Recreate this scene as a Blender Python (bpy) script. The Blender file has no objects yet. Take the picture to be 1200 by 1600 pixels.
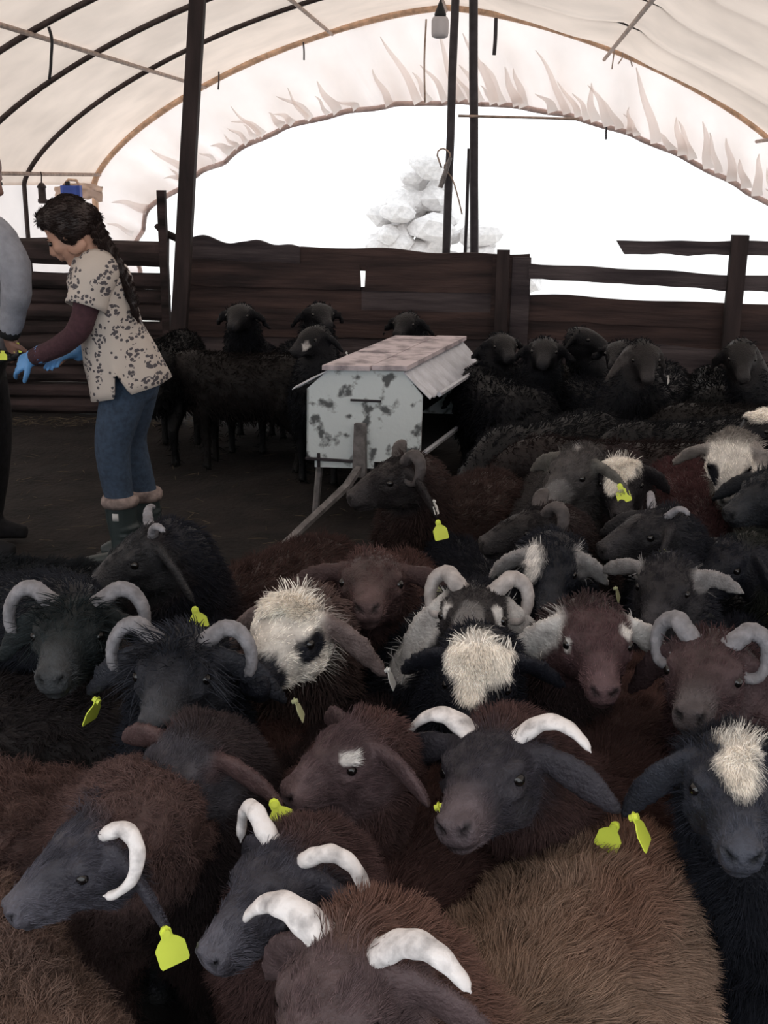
import bpy, bmesh, math, random
import numpy as np
from mathutils import Vector, Matrix, noise as mnoise

# ------------------------------------------------------------------ camera, sky, exposure
SC = bpy.context.scene
COL = SC.collection
FPX, PITCH, ROLL, CAMH = 1750.0, math.radians(16.6), math.radians(0.75), 1.65
_F = np.array([0, math.cos(PITCH), -math.sin(PITCH)])
_U = np.array([0, math.sin(PITCH), math.cos(PITCH)])
_R = np.array([1.0, 0, 0])
_R, _U = _R * math.cos(ROLL) + _U * math.sin(ROLL), -_R * math.sin(ROLL) + _U * math.cos(ROLL)
cam_data = bpy.data.cameras.new('camera')
cam_data.sensor_fit = 'VERTICAL'; cam_data.sensor_height = 36.0; cam_data.lens = 36.0 * FPX / 1600.0
cam_data.clip_start = 0.02; cam_data.clip_end = 300
cam = bpy.data.objects.new('camera', cam_data); COL.objects.link(cam)
cam.matrix_world = Matrix(((_R[0], _U[0], -_F[0], 0), (_R[1], _U[1], -_F[1], 0), (_R[2], _U[2], -_F[2], CAMH), (0, 0, 0, 1)))
SC.camera = cam

world = bpy.data.worlds.new('overcast_sky'); SC.world = world; world.use_nodes = True
_bg = world.node_tree.nodes['Background']
_bg.inputs[0].default_value = (0.93, 0.965, 1.0, 1); _bg.inputs[1].default_value = 1.9
SC.view_settings.view_transform = 'Standard'; SC.view_settings.look = 'None'
SC.view_settings.exposure = 0.0; SC.view_settings.gamma = 1.0; SC.view_settings.use_curve_mapping = False
SC.cycles.max_bounces = 8; SC.cycles.diffuse_bounces = 5; SC.cycles.transmission_bounces = 6
SC.cycles.sample_clamp_indirect = 6

# ------------------------------------------------------------------ helpers
def ray(px, py): return _F + _R * (px - 600) / FPX - _U * (py - 800) / FPX
def at_z(px, py, z):                     # the point at height z that is seen there
    d = ray(px, py); return np.array([0, 0, CAMH]) + d * (z - CAMH) / d[2]
def at_y(px, py, y):                     # the point at forward distance y
    d = ray(px, py); return np.array([0, 0, CAMH]) + d * y / d[1]
PSI = math.radians(5.8)                 # the tunnel runs a little to the right of the view
def tun(X, D, z): return np.array([X * math.cos(PSI) + D * math.sin(PSI), -X * math.sin(PSI) + D * math.cos(PSI), z])
def at_tun(px, py, D):                   # point on the cross-plane at distance D along the tunnel
    n = np.array([math.sin(PSI), math.cos(PSI), 0]); d = ray(px, py)
    return np.array([0, 0, CAMH]) + d * D / (d @ n)
RNG = np.random.default_rng(7)

def prop(o, label=None, cat=None, group=None, kind=None):
    if label: o['label'] = label
    if cat: o['category'] = cat
    if group: o['group'] = group
    if kind: o['kind'] = kind
    return o
def empty(name, loc=(0, 0, 0), rz=0.0):
    o = bpy.data.objects.new(name, None); COL.objects.link(o); o.location = loc; o.rotation_euler = (0, 0, rz)
    o.empty_display_size = 0.05
    return o
class MB:
    """collects closed shapes; build() links them as one mesh object"""
    def __init__(s): s.v = []; s.f = []
    def add(s, v, f):
        b = len(s.v); s.v.extend([tuple(map(float, p)) for p in v]); s.f.extend([tuple(i + b for i in q) for q in f]); return s
    def loft(s, rings, cap=True, closed=True):
        n = len(rings[0]); v = [p for r in rings for p in r]; f = []
        for i in range(len(rings) - 1):
            for j in range(n if closed else n - 1):
                k = (j + 1) % n
                f.append((i * n + j, i * n + k, (i + 1) * n + k, (i + 1) * n + j))
        if cap and closed:
            f.append(tuple(range(n))[::-1]); f.append(tuple((len(rings) - 1) * n + j for j in range(n)))
        return s.add(v, f)
    def tube(s, pts, rad, n=10, flat=1.0, ref=None, cap=True):
        return s.loft(tube_rings(pts, rad, n, flat, ref), cap)
    def box(s, c, sx, sy, sz, rot=None, taper=0.0):
        v = [np.array([x * sx / 2, y * sy / 2, z * sz / 2]) for x in (-1, 1) for y in (-1, 1) for z in (-1, 1)]
        if rot is not None: v = [rot @ p for p in v]
        v = [p + np.array(c) for p in v]
        return s.add(v, [(0, 1, 3, 2), (4, 6, 7, 5), (0, 4, 5, 1), (2, 3, 7, 6), (0, 2, 6, 4), (1, 5, 7, 3)])
    def ell(s, c, r, rot=None, n=14, m=9):
        rings = []
        for i in range(1, m):
            th = math.pi * i / m
            ring = []
            for j in range(n):
                a = 2 * math.pi * j / n
                p = np.array([r[0] * math.sin(th) * math.cos(a), r[1] * math.sin(th) * math.sin(a), -r[2] * math.cos(th)])
                if rot is not None: p = rot @ p
                ring.append(p + np.array(c))
            rings.append(ring)
        return s.loft(rings)
    def mesh(s, name):
        me = bpy.data.meshes.new(name); me.from_pydata(s.v, [], s.f)
        bm = bmesh.new(); bm.from_mesh(me); bmesh.ops.recalc_face_normals(bm, faces=bm.faces); bm.to_mesh(me); bm.free()
        return me
    def build(s, name, mat, parent=None, smooth=False, kind=None):
        return link(name, s.mesh(name), mat, parent, smooth, kind)
def link(name, me, mat, parent=None, smooth=False, kind=None):
    o = bpy.data.objects.new(name, me); COL.objects.link(o)
    if mat is not None and not me.materials: me.materials.append(mat)
    if smooth: me.polygons.foreach_set('use_smooth', [True] * len(me.polygons))
    if parent is not None:
        o.parent = parent
    if kind: o['kind'] = kind
    return o
def nrm(v): v = np.array(v, float); return v / (np.linalg.norm(v) + 1e-12)
def tube_rings(pts, rad, n=10, flat=1.0, ref=None):
    pts = [np.array(p, float) for p in pts]; rings = []; prev = None
    if np.isscalar(rad): rad = [rad] * len(pts)
    for i, p in enumerate(pts):
        t = nrm(pts[min(i + 1, len(pts) - 1)] - pts[max(i - 1, 0)])
        if ref is not None: a = np.array(ref, float)
        elif prev is not None: a = prev
        else: a = np.array([0, 0, 1.0]) if abs(t[2]) < .9 else np.array([1.0, 0, 0])
        a = nrm(a - t * (a @ t)); b = np.cross(t, a); prev = a
        r = rad[i]; ra, rb = (r if not np.isscalar(r) else (r, r * flat))
        rings.append([p + a * ra * math.cos(2 * math.pi * j / n) + b * rb * math.sin(2 * math.pi * j / n) for j in range(n)])
    return rings
def spline(P, n=24):                     # Catmull-Rom through points of any dimension
    P = [np.array(p, float) for p in P]; Q = [2 * P[0] - P[1]] + P + [2 * P[-1] - P[-2]]; out = []
    for k in range(n):
        u = k / (n - 1) * (len(P) - 1); i = min(int(u), len(P) - 2); t = u - i
        a, b, c, d = Q[i:i + 4]
        out.append(.5 * (2 * b + (c - a) * t + (2 * a - 5 * b + 4 * c - d) * t * t + (3 * b - a - 3 * c + d) * t ** 3))
    return out
def remesh(me, voxel, smooth=6, factor=.5):
    """fuses overlapping closed shapes into one continuous surface"""
    o = bpy.data.objects.new('fuse', me); COL.objects.link(o)
    m = o.modifiers.new('r', 'REMESH'); m.mode = 'VOXEL'; m.voxel_size = voxel; m.adaptivity = 0
    if smooth:
        m = o.modifiers.new('s', 'SMOOTH'); m.factor = factor; m.iterations = smooth
    dg = bpy.context.evaluated_depsgraph_get()
    out = bpy.data.meshes.new_from_object(o.evaluated_get(dg))
    bpy.data.objects.remove(o); bpy.data.meshes.remove(me)
    return out
def get_co(me):
    co = np.empty(len(me.vertices) * 3, np.float32); me.vertices.foreach_get('co', co); return co.reshape(-1, 3).astype(float)
def get_no(me):
    no = np.empty(len(me.vertices) * 3, np.float32); me.vertex_normals.foreach_get('vector', no); return no.reshape(-1, 3).astype(float)
def set_col(me, col):
    a = me.color_attributes.new('Col', 'FLOAT_COLOR', 'POINT')
    a.data.foreach_set('color', np.concatenate([np.clip(col, 0, 1), np.ones((len(col), 1))], 1).astype(np.float32).ravel())
def vnoise(p, scale, seed=0.0):
    """cheap smooth value noise on an array of points"""
    q = p * scale + seed; i = np.floor(q).astype(np.int64); t = q - i; t = t * t * (3 - 2 * t); out = np.zeros(len(p))
    for dx in (0, 1):
        for dy in (0, 1):
            for dz in (0, 1):
                h = ((i[:, 0] + dx) * 73856093 ^ (i[:, 1] + dy) * 19349663 ^ (i[:, 2] + dz) * 83492791) & 0xffff
                h = (h * 40503 + 12345) & 0xffff
                w = (t[:, 0] if dx else 1 - t[:, 0]) * (t[:, 1] if dy else 1 - t[:, 1]) * (t[:, 2] if dz else 1 - t[:, 2])
                out += w * h / 65535.0
    return out
def sstep(a, b, x): t = np.clip((x - a) / (b - a), 0, 1); return t * t * (3 - 2 * t)

# ------------------------------------------------------------------ materials
MATS = {}
def mat(name, color, rough=.7, var=.25, scale=8.0, bump=0.0, bscale=None, color2=None, trans=0.0, metal=0.0, spec=.3,
        stretch=(1, 1, 1), attr=False, thr=None, detail=6.0):
    """principled surface whose colour is broken up by noise; trans = share of light let through"""
    if name in MATS: return MATS[name]
    m = bpy.data.materials.new(name); m.use_nodes = True; nt = m.node_tree; N = nt.nodes; L = nt.links; bs = N['Principled BSDF']
    tc = N.new('ShaderNodeTexCoord'); mp = N.new('ShaderNodeMapping'); mp.inputs['Scale'].default_value = stretch
    L.new(tc.outputs['Object'], mp.inputs[0])
    nz = N.new('ShaderNodeTexNoise'); nz.inputs['Scale'].default_value = scale; nz.inputs['Detail'].default_value = detail
    L.new(mp.outputs[0], nz.inputs['Vector'])
    rp = N.new('ShaderNodeValToRGB'); L.new(nz.outputs[0], rp.inputs[0])
    c = np.array(color); lo = c * (1 - var); hi = np.minimum(c * (1 + var), 1)
    if color2 is not None: lo = np.array(color2); hi = c
    t0, t1 = thr if thr else (.33, .67)
    rp.color_ramp.elements[0].position = t0; rp.color_ramp.elements[1].position = t1
    rp.color_ramp.elements[0].color = (*lo, 1); rp.color_ramp.elements[1].color = (*hi, 1)
    out = rp.outputs[0]
    if attr:
        at = N.new('ShaderNodeAttribute'); at.attribute_name = 'Col'
        mx = N.new('ShaderNodeMix'); mx.data_type = 'RGBA'; mx.blend_type = 'MULTIPLY'; mx.inputs[0].default_value = 1
        L.new(at.outputs['Color'], mx.inputs[6]); L.new(out, mx.inputs[7]); out = mx.outputs[2]
    L.new(out, bs.inputs['Base Color'])
    bs.inputs['Roughness'].default_value = rough; bs.inputs['Metallic'].default_value = metal
    bs.inputs['Specular IOR Level'].default_value = spec
    if bump:
        n2 = N.new('ShaderNodeTexNoise'); n2.inputs['Scale'].default_value = bscale or scale * 3; n2.inputs['Detail'].default_value = 5
        L.new(mp.outputs[0], n2.inputs['Vector'])
        bp = N.new('ShaderNodeBump'); bp.inputs['Strength'].default_value = bump; bp.inputs['Distance'].default_value = .01
        L.new(n2.outputs[0], bp.inputs['Height']); L.new(bp.outputs[0], bs.inputs['Normal'])
    if trans:
        tr = N.new('ShaderNodeBsdfTranslucent'); L.new(out, tr.inputs[0])
        mxs = N.new('ShaderNodeMixShader'); mxs.inputs[0].default_value = trans
        L.new(bs.outputs[0], mxs.inputs[1]); L.new(tr.outputs[0], mxs.inputs[2]); L.new(mxs.outputs[0], N['Material Output'].inputs[0])
    MATS[name] = m
    return m
M_soil = mat('dark_trodden_soil', (.020, .016, .015), .95, 0, 5, .9, 30, color2=(.008, .007, .007))
M_ground = mat('pale_dry_ground', (.80, .78, .75), .95, .06, 2, .0)
M_tarp = mat('cream_tarpaulin', (.86, .725, .625), .6, .11, 1.6, .12, 9, trans=.40)
M_tarp2 = mat('white_tarpaulin', (.92, .85, .82), .6, .05, 2.0, .15, 12, trans=.58)
M_hem = mat('pinkish_hem', (.50, .38, .35), .8, .2, 12, .2)
M_pipe = mat('dark_rusty_pipe', (.045, .032, .030), .6, .4, 20, .2)
M_pipe2 = mat('weathered_pipe', (.36, .27, .22), .6, .3, 20, .2)
M_pipe3 = mat('pale_tan_timber', (.62, .42, .29), .6, .3, 15, .2)
M_pole = mat('dark_metal_pole', (.035, .030, .036), .5, .3, 20, .1)
M_wood = mat('old_brown_board', (.078, .050, .046), .85, 0, 6, .8, 22, color2=(.024, .017, .018), stretch=(.25, 1, 2.5))
M_wood2 = mat('greyed_board', (.10, .082, .086), .85, 0, 6, .8, 22, color2=(.030, .024, .028), stretch=(.25, 1, 2.5))
M_log = mat('dark_barked_log', (.056, .038, .038), .9, 0, 8, .9, 25, color2=(.012, .009, .009), stretch=(.3, 1, 1.5))
M_post = mat('dark_timber_post', (.050, .036, .036), .85, 0, 6, .6, 25, color2=(.020, .015, .016), stretch=(2, 2, .3))
M_straw = mat('dull_straw', (.075, .060, .042), .9, .4, 20)
M_fold = mat('thin_white_tarpaulin', (.93, .87, .84), .6, .05, 2.0, .15, 12, trans=.80)
# ------------------------------------------------------------------ the tunnel barn
XC, TW, EAVE, RISE, TN = -0.65, 3.60, CAMH - 0.10, 1.68, 1.46
HOOPS = [-0.6, 1.2, 2.45, 3.7, 4.95, 6.2, 7.43, 8.63, 9.94, 11.7]
def arch(t, out=0.0):                    # t 0..1 from the left eave over the ridge to the right eave
    a = math.pi * t; c, s_ = math.cos(a), max(math.sin(a), 0)
    return XC - (TW + out) * math.copysign(abs(c) ** (2 / TN), c), EAVE + (RISE + out) * s_ ** (2 / TN)
NT = 72
TS = [.5 - .5 * math.cos(math.pi * i / NT) if False else i / NT for i in range(NT + 1)]
# roof sheet: hangs a little between the hoops, more on the right
rows = []
for k in range(len(HOOPS) - 1):
    for q in range(6):
        u = q / 6; D = HOOPS[k] * (1 - u) + HOOPS[k + 1] * u
        rows.append((D, math.sin(math.pi * u), k))
rows.append((HOOPS[-1] + .02, 0, 99))
ROOFV = []
for D, sg, k in rows:
    r = []
    for t in TS:
        X, z = arch(t, .022)
        w = sg * (.030 + .07 * float(sstep(.5, .72, t)) * (1 if k >= 8 else .4)) * math.sin(math.pi * t) ** .5
        w += (.115 * float(sstep(.50, .60, t)) * (1 - .8 * math.exp(-((t - .685) / .022) ** 2)) * (1 - float(sstep(10.3, 11.5, D)))) * (1 - float(sstep(.93, 1.0, t)))
        w += .012 * (mnoise.noise((X * 1.3, D * 1.1, 2.0)))
        cx, cz = XC, EAVE - .8; n = nrm([X - cx, 0, z - cz])
        r.append(tun(X - n[0] * w, D, z - n[2] * w))
    ROOFV.append(r)
mb = MB(); mb.loft(ROOFV, cap=False, closed=False)
ceiling = mb.build('ceiling', M_tarp, None, True, 'structure')
prop(ceiling, 'cream tarpaulin roof stretched over the curved barn hoops')
for i, D in enumerate(HOOPS):
    pts = [tun(*(lambda a: (a[0], D, a[1]))(arch(t))) for t in TS]
    r = .021
    if i == len(HOOPS) - 1: r = .034
    base_l, base_r = tun(XC - TW, D, 0), tun(XC + TW, D, 0)
    o = MB().tube([base_l] + pts + [base_r], r, 8).build('hoop', M_pipe3 if i == len(HOOPS) - 1 else M_pipe, ceiling, True)
for t in (.04, .232, .36, .50, .685, .86, .96):
    X, z = arch(t, -.03 if t < .6 else -.125); MB().tube([tun(X, -0.6, z), tun(X, 11.7, z)], .017, 8).build('purlin', M_pipe2, ceiling, True)
# side walls below the eaves
for side, nm in ((-1, 'wall_left'), (1, 'wall_right')):
    rr = []
    for D in np.linspace(-0.6, 11.7, 60):
        rr.append([tun(XC + side * (TW + .03 + .02 * mnoise.noise((D * 2, z * 2, 5))), D, z) for z in np.linspace(0, EAVE + .03, 9)])
    w = MB().loft(rr, cap=False, closed=False).build(nm, M_tarp2, None, True, 'structure')
    prop(w, 'pale tarpaulin side wall below the eave of the tunnel barn')
# end wall: gathered sheet round the arched opening
inner_px = [(212, 440), (215, 372), (232, 335), (262, 305), (320, 268), (430, 206), (560, 172), (700, 160), (800, 166), (900, 184), (1000, 216), (1100, 262), (1200, 318), (1290, 378), (1350, 440)]
inn = [at_tun(px, py, 11.73) for px, py in inner_px]
inn = [np.array([inn[0][0], inn[0][1], 0.0])] + inn + [np.array([inn[-1][0], inn[-1][1], 0.0])]
out = [tun(XC - TW, 11.73, 0)] + [tun(*(lambda a: (a[0], 11.73, a[1]))(arch(t, .02))) for t in TS] + [tun(XC + TW, 11.73, 0)]
def resample(P, n):
    P = np.array(P); s = np.r_[0, np.cumsum(np.linalg.norm(np.diff(P, axis=0), axis=1))]; q = np.linspace(0, s[-1], n)
    return np.stack([np.interp(q, s, P[:, k]) for k in range(3)], 1)
NW, NJ = 420, 12
I_, O_ = resample(spline(inn, 200), NW), resample(out, NW)
ax = tun(0, 1, 0); rings = []
for i in range(NW):
    r = []
    for j in range(NJ + 1):
        u = j / NJ; p = O_[i] * (1 - u) + I_[i] * u
        ph = i * .27 + 2.2 * mnoise.noise((i * .05, 1.0, 0)) + u * 1.1
        amp = (.025 + .15 * u ** 1.7) * (.45 + .9 * abs(mnoise.noise((i * .06, 3.0, 0))) * 1.6)
        d = amp * math.sin(ph) + .05 * math.sin(math.pi * u) + .03 * mnoise.noise((i * .11, u * 3, 7))
        r.append(p + ax * d)
    rings.append(r)
wall_back = MB().loft(rings, cap=False, closed=False).build('wall_back', M_tarp2, None, True, 'structure')
prop(wall_back, 'white gathered tarpaulin end wall round the arched opening')
rf = random.Random(11)
for i in range(12, NW - 12, 4):           # gathered pleats: the cloth lies double here
    if rf.random() < .35: continue
    i0 = i + rf.randint(-2, 2); ln = rf.uniform(.22, .62) * (1.5 if rf.random() < .2 else 1); wd = rf.uniform(.022, .055); lean = rf.uniform(-.05, .14)
    c0 = I_[i0]; dr = O_[i0] - I_[i0]; L0 = np.linalg.norm(dr); dr = dr / L0; tg = nrm(np.cross(dr, ax))
    mbf = MB()
    for ply, (kw, kl) in enumerate(((1.0, 1.0),)):
        rr_ = []
        for q in range(9):
            u = q / 8; wq = kw * wd * (1 - u) ** .7 + .003; c = c0 + dr * (kl * ln * u * min(L0, .8)) + tg * (lean * u * u + .012 * math.sin(u * 7 + i)) - ax * (.05 + .12 * (1 - u) ** 2 + ply * .02)
            rr_.append([c - tg * wq - ax * .004, c - tg * wq * .3 - ax * .015 * (1 - u), c + tg * wq * .6 - ax * .01, c + tg * wq])
        mbf.loft(rr_, cap=False, closed=False)
    mbf.build('fold', M_fold, wall_back, True)
MB().tube([r[-1] for r in rings], .026, 6).build('hem', M_hem, wall_back, True)
# floor inside, pale ground outside
n = 150; xs = np.linspace(-5.2, 5.4, n); ys = np.linspace(-3.0, 12.6, n); V = []; Fc = []
for y in ys:
    for x in xs:
        z = .018 * mnoise.noise((x * 3, y * 3, 0)) + .012 * mnoise.noise((x * 9, y * 9, 4)) - .012
        V.append((x, y, z))
for i in range(n - 1):
    for j in range(n - 1): Fc.append((i * n + j, i * n + j + 1, (i + 1) * n + j + 1, (i + 1) * n + j))
floor = MB().add(V, Fc).build('floor', M_soil, None, True, 'structure')
prop(floor, 'dark trodden dung floor of the sheep pen')
V = [(x, y, -.06 + max(0, (y - 16)) * .05) for y in (-40, 12, 16, 30, 60) for x in (-60, 0, 60)]
Fc = [(i * 3 + j, i * 3 + j + 1, i * 3 + j + 4, i * 3 + j + 3) for i in range(4) for j in range(2)]
g = MB().add(V, Fc).build('ground', M_ground, None, False, 'structure'); prop(g, 'pale dry ground outside the barn')

# ------------------------------------------------------------------ fence of boards, logs and rails
FD = 7.70                                 # distance of the fence along the tunnel
def fz(px, py): return at_tun(px, py, FD)
fence = empty('plank_fence', fz(560, 640) * np.array([1, 1, 0]))
prop(fence, 'low rough plank and log fence across the back of the pen', 'fence')
FR = np.array([[math.cos(PSI), math.sin(PSI), 0], [-math.sin(PSI), math.cos(PSI), 0], [0, 0, 1]])
def board(name, quad, th, m, seed, off=0.0, wob=.012, n=26, lap=.03):
    """a sawn board given by its four corners (px): top-left, top-right, bottom-right, bottom-left"""
    tl, tr, br, bl = [fz(*q) for q in quad]; rings = []
    if lap: bl = bl - np.array([0, 0, lap]); br = br - np.array([0, 0, lap])
    for i in range(n):
        u = i / (n - 1); a = tl * (1 - u) + tr * u; b = bl * (1 - u) + br * u
        a = a + np.array([0, 0, wob * mnoise.noise((u * n * .16, seed, 0)) * 1.5]); b = b + np.array([0, 0, wob * mnoise.noise((u * n * .35, seed, 9))])
        d = ax * (off + .006 * mnoise.noise((u * 5, seed, 3)))
        rings.append([a + d, a + d - ax * th, b + d - ax * th, b + d])
    o = MB().loft(rings).build(name, m, None); adopt(o, fence); return o
def adopt(o, parent):
    o.parent = parent; o.matrix_parent_inverse = Matrix.Translation(-Vector(parent.location)) if parent.rotation_euler.z == 0 else parent.matrix_basis.inverted()
    return o
# middle boards
board('board', [(298, 371), (470, 384), (470, 412), (298, 402)], .04, M_wood2, 1, 0, .03)
board('board', [(470, 385), (828, 398), (828, 424), (470, 413)], .04, M_wood, 2, .01, .02)
board('board', [(292, 403), (563, 414), (565, 445), (292, 438)], .04, M_wood, 3, -.012)
board('board', [(573, 414), (828, 425), (828, 452), (571, 446)], .04, M_wood, 33, -.012)
board('board', [(290, 439), (566, 448), (566, 482), (290, 478)], .04, M_wood, 4, .008)
board('board', [(566, 448), (828, 453), (828, 486), (566, 483)], .04, M_wood2, 5, .0)
board('board', [(288, 480), (828, 488), (828, 522), (288, 518)], .04, M_wood, 6, -.01)
board('board', [(288, 520), (828, 524), (828, 560), (288, 556)], .04, M_wood2, 7, .006)
board('board', [(288, 558), (828, 562), (828, 598), (288, 594)], .04, M_wood, 8, .0)
board('board', [(288, 596), (828, 600), (828, 640), (288, 634)], .04, M_wood, 9, .01)
# right rails and boards
board('rail', [(962, 375), (1330, 377), (1330, 399), (974, 396)], .06, M_wood2, 10, -.03, .02, lap=0)
board('rail', [(826, 411), (1330, 437), (1330, 462), (826, 434)], .06, M_wood2, 11, -.03, .02, lap=0)
board('board', [(826, 461), (1330, 481), (1330, 516), (826, 492)], .04, M_wood, 12, 0, .02)
board('board', [(826, 494), (1330, 518), (1330, 552), (826, 526)], .04, M_wood, 13, .012)
board('board', [(826, 528), (1330, 554), (1330, 590), (826, 562)], .04, M_wood2, 14, -.006)
board('board', [(826, 564), (1330, 592), (1330, 632), (826, 602)], .04, M_wood, 15, .005)
board('board', [(826, 604), (1330, 634), (1330, 676), (826, 642)], .04, M_wood, 16, .0)
# upright pieces
def upright(name, px0, px1, py, w_extra=0, off=-.07, th=.06, m=M_post, z0=0.0, lean=0.0):
    a, b = fz(px0, py), fz(px1, py); rings = []; n = 12
    for i in range(n):
        z = z0 + (a[2] - z0) * i / (n - 1); u = i / (n - 1); dx = (b - a) * lean * (u - .5)
        k = .006 * mnoise.noise((z * 4, px0, 0)); p, q = a.copy() + dx + (b - a) * k * 3, b.copy() + dx + (b - a) * k * 2; p[2] = q[2] = z + .0
        rings.append([p + ax * off, p + ax * (off - th), q + ax * (off - th), q + ax * off])
    o = MB().loft(rings).build(name, m, None); adopt(o, fence); return o
upright('post', 1139, 1165, 366)
upright('post', 777, 797, 389, off=-.06)
upright('upright_board', 770, 800, 402, off=-.045, th=.03, m=M_wood)
upright('upright_board', 801, 830, 401, off=-.045, th=.03, m=M_wood2)
# left: stacked round logs
def log(px0, py0, px1, py1, r, seed, off=0.0, m=M_log):
    a, b = fz(px0, py0), fz(px1, py1); pts = []; n = 14; rr = []
    for i in range(n):
        u = i / (n - 1); p = a * (1 - u) + b * u
        pts.append(p + np.array([0, 0, .010 * mnoise.noise((u * 4, seed, 1))]) + ax * (off + .01 * mnoise.noise((u * 4, seed, 6))))
        rr.append(r * (1 + .12 * mnoise.noise((u * 6, seed, 2))))
    o = MB().tube(pts, rr, 9).build('log', m, None); adopt(o, fence); return o
log(-140, 386, 256, 398, .088, 20)
yy = 436
for i in range(9):
    log(-150, yy - 2, 262, yy + 4 + (i % 2) * 2, .058, 30 + i, off=.02 * (i % 2)); yy += 24.5
upright('post', 251, 263, 297, off=-.05, th=.05, m=M_log)
o = MB().tube([fz(243, 352), fz(256, 363), fz(275, 372), fz(300, 368)], [.016, .026, .026, .018], 8).build('crooked_branch', M_log, None); adopt(o, fence)
o = MB().tube([fz(258, 372), fz(258, 430), fz(256, 480), fz(254, 560), fz(253, 640)], [.03, .028, .026, .03, .03], 8).build('post', M_log, None); adopt(o, fence)

# ------------------------------------------------------------------ posts and poles under the roof
def stand(name, top, bot, r0, r1, m, n=8, square=False, sag=0.0):
    pts = []; 
    for i in range(14):
        u = i / 13; pts.append(np.array(bot) * (1 - u) + np.array(top) * u + np.array([.006 * mnoise.noise((u * 5, r0 * 90, 0)), 0, 0]))
    rr = [r0 * (1 - i / 13) + r1 * i / 13 for i in range(14)]
    base = np.array(bot)
    mbx = MB().tube([p - base for p in pts], rr, 4 if square else n, ref=(1, 1, 0) if square else (1, 0, 0))
    o = mbx.build(name, m, None, not square); o.location = base
    return o
top = at_tun(308, 8, 7.47); bot = at_tun(278, 560, 7.47); k = (0 - bot[2]) / (top[2] - bot[2]); bot = bot + (top - bot) * k
roof_post = stand('timber_post', top + (top - bot) * .02, bot, .074, .066, M_post, square=True)
prop(roof_post, 'thick square dark timber post holding the roof beside the log wall', 'post')
for (t, b, D, r, lab) in (((713, -60), (697, 392), 8.15, .029, 'leaning dark metal roof pole with wire loop and bracket tied on'),
                          ((739, -60), (741, 392), 8.30, .032, 'straight dark metal roof pole with a wire strung from it'),
                          ((733, 232), (727, 392), 8.45, .013, 'thin short metal rod beside the two dark roof poles')):
    top = at_tun(*t, D); bot = at_tun(*b, D); k = (0 - bot[2]) / (top[2] - bot[2]); bot = bot + (top - bot) * k
    o = stand('roof_pole', top, bot, r * 1.0, r * .95, M_pole); prop(o, lab, 'pole')
# ------------------------------------------------------------------ sheep feeder
M_paint = mat('chipped_pale_paint', (.70, .77, .79), .55, 0, 13, .25, 30, color2=(.12, .13, .135), thr=(.37, .46), detail=12)
M_lid = mat('dusty_lid_sheet', (.60, .53, .56), .7, 0, 11, .3, 40, color2=(.24, .21, .23), thr=(.34, .56), detail=10)
M_flap = mat('dented_zinc_sheet', (.60, .62, .68), .45, .15, 14, .5, 30, metal=.25)
M_dark = mat('dark_feed_box', (.012, .013, .016), .8, .3, 10)
M_bar = mat('worn_steel_bar', (.16, .15, .15), .55, .4, 25, .2)
FP = at_y(565, 713, 5.40); FP[2] = .30
feeder = empty('sheep_feeder', (FP[0], FP[1], 0)); prop(feeder, 'white chipped metal sheep feeder with grey lid and drawbar', 'feeder')
E_ = np.array([math.sin(math.radians(18)), math.cos(math.radians(18)), 0]); C_ = np.array([math.cos(math.radians(3)), -math.sin(math.radians(3)), 0]); Z_ = np.array([0, 0, 1.0])
def fl(c, l, z): return C_ * c + E_ * l + Z_ * (z + .30)      # feeder frame: across, along, up from its bottom
LEN = 1.12
def slab(mb, P, d):                      # polygon P thickened by vector d
    n = len(P); P = [np.array(p) for p in P]; mb.add(P + [p + d for p in P], [tuple(range(n))[::-1], tuple(range(n, 2 * n))] + [(i, (i + 1) % n, n + (i + 1) % n, n + i) for i in range(n)]); return mb
prof = [(-.275, .0), (.29, .0), (.295, .335), (.20, .455), (-.165, .455), (-.27, .36)]
slab(MB(), [fl(c, 0, z) for c, z in prof], E_ * .012).build('front_panel', M_paint, feeder)
slab(MB(), [fl(c, LEN, z) for c, z in prof], E_ * .012).build('back_panel', M_paint, feeder)
slab(MB(), [fl(-.275, 0, .0), fl(-.275, LEN, .0), fl(-.27, LEN, .36), fl(-.27, 0, .36)], C_ * .01).build('side_panel', M_paint, feeder)
slab(MB(), [fl(.10, .01, .12), fl(.10, LEN, .12), fl(.20, LEN, .42), fl(.20, .01, .42)], C_ * -.01).build('hopper_wall', M_dark, feeder)
slab(MB(), [fl(-.26, .012, .02), fl(.28, .012, .02), fl(.28, LEN, .02), fl(-.26, LEN, .02)], Z_ * .01).build('trough_floor', M_dark, feeder)
for l0, l1 in ((-.03, LEN * .40), (LEN * .412, LEN + .02)):
    for c0, c1, dz in ((-.185, .045, .0), (.057, .225, .004)):
        slab(MB(), [fl(c0, l0, .458 + dz), fl(c1, l0, .458 + dz), fl(c1, l1, .458 + dz), fl(c0, l1, .458 + dz)], Z_ * .022).build('lid_panel', M_lid, feeder)
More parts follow.
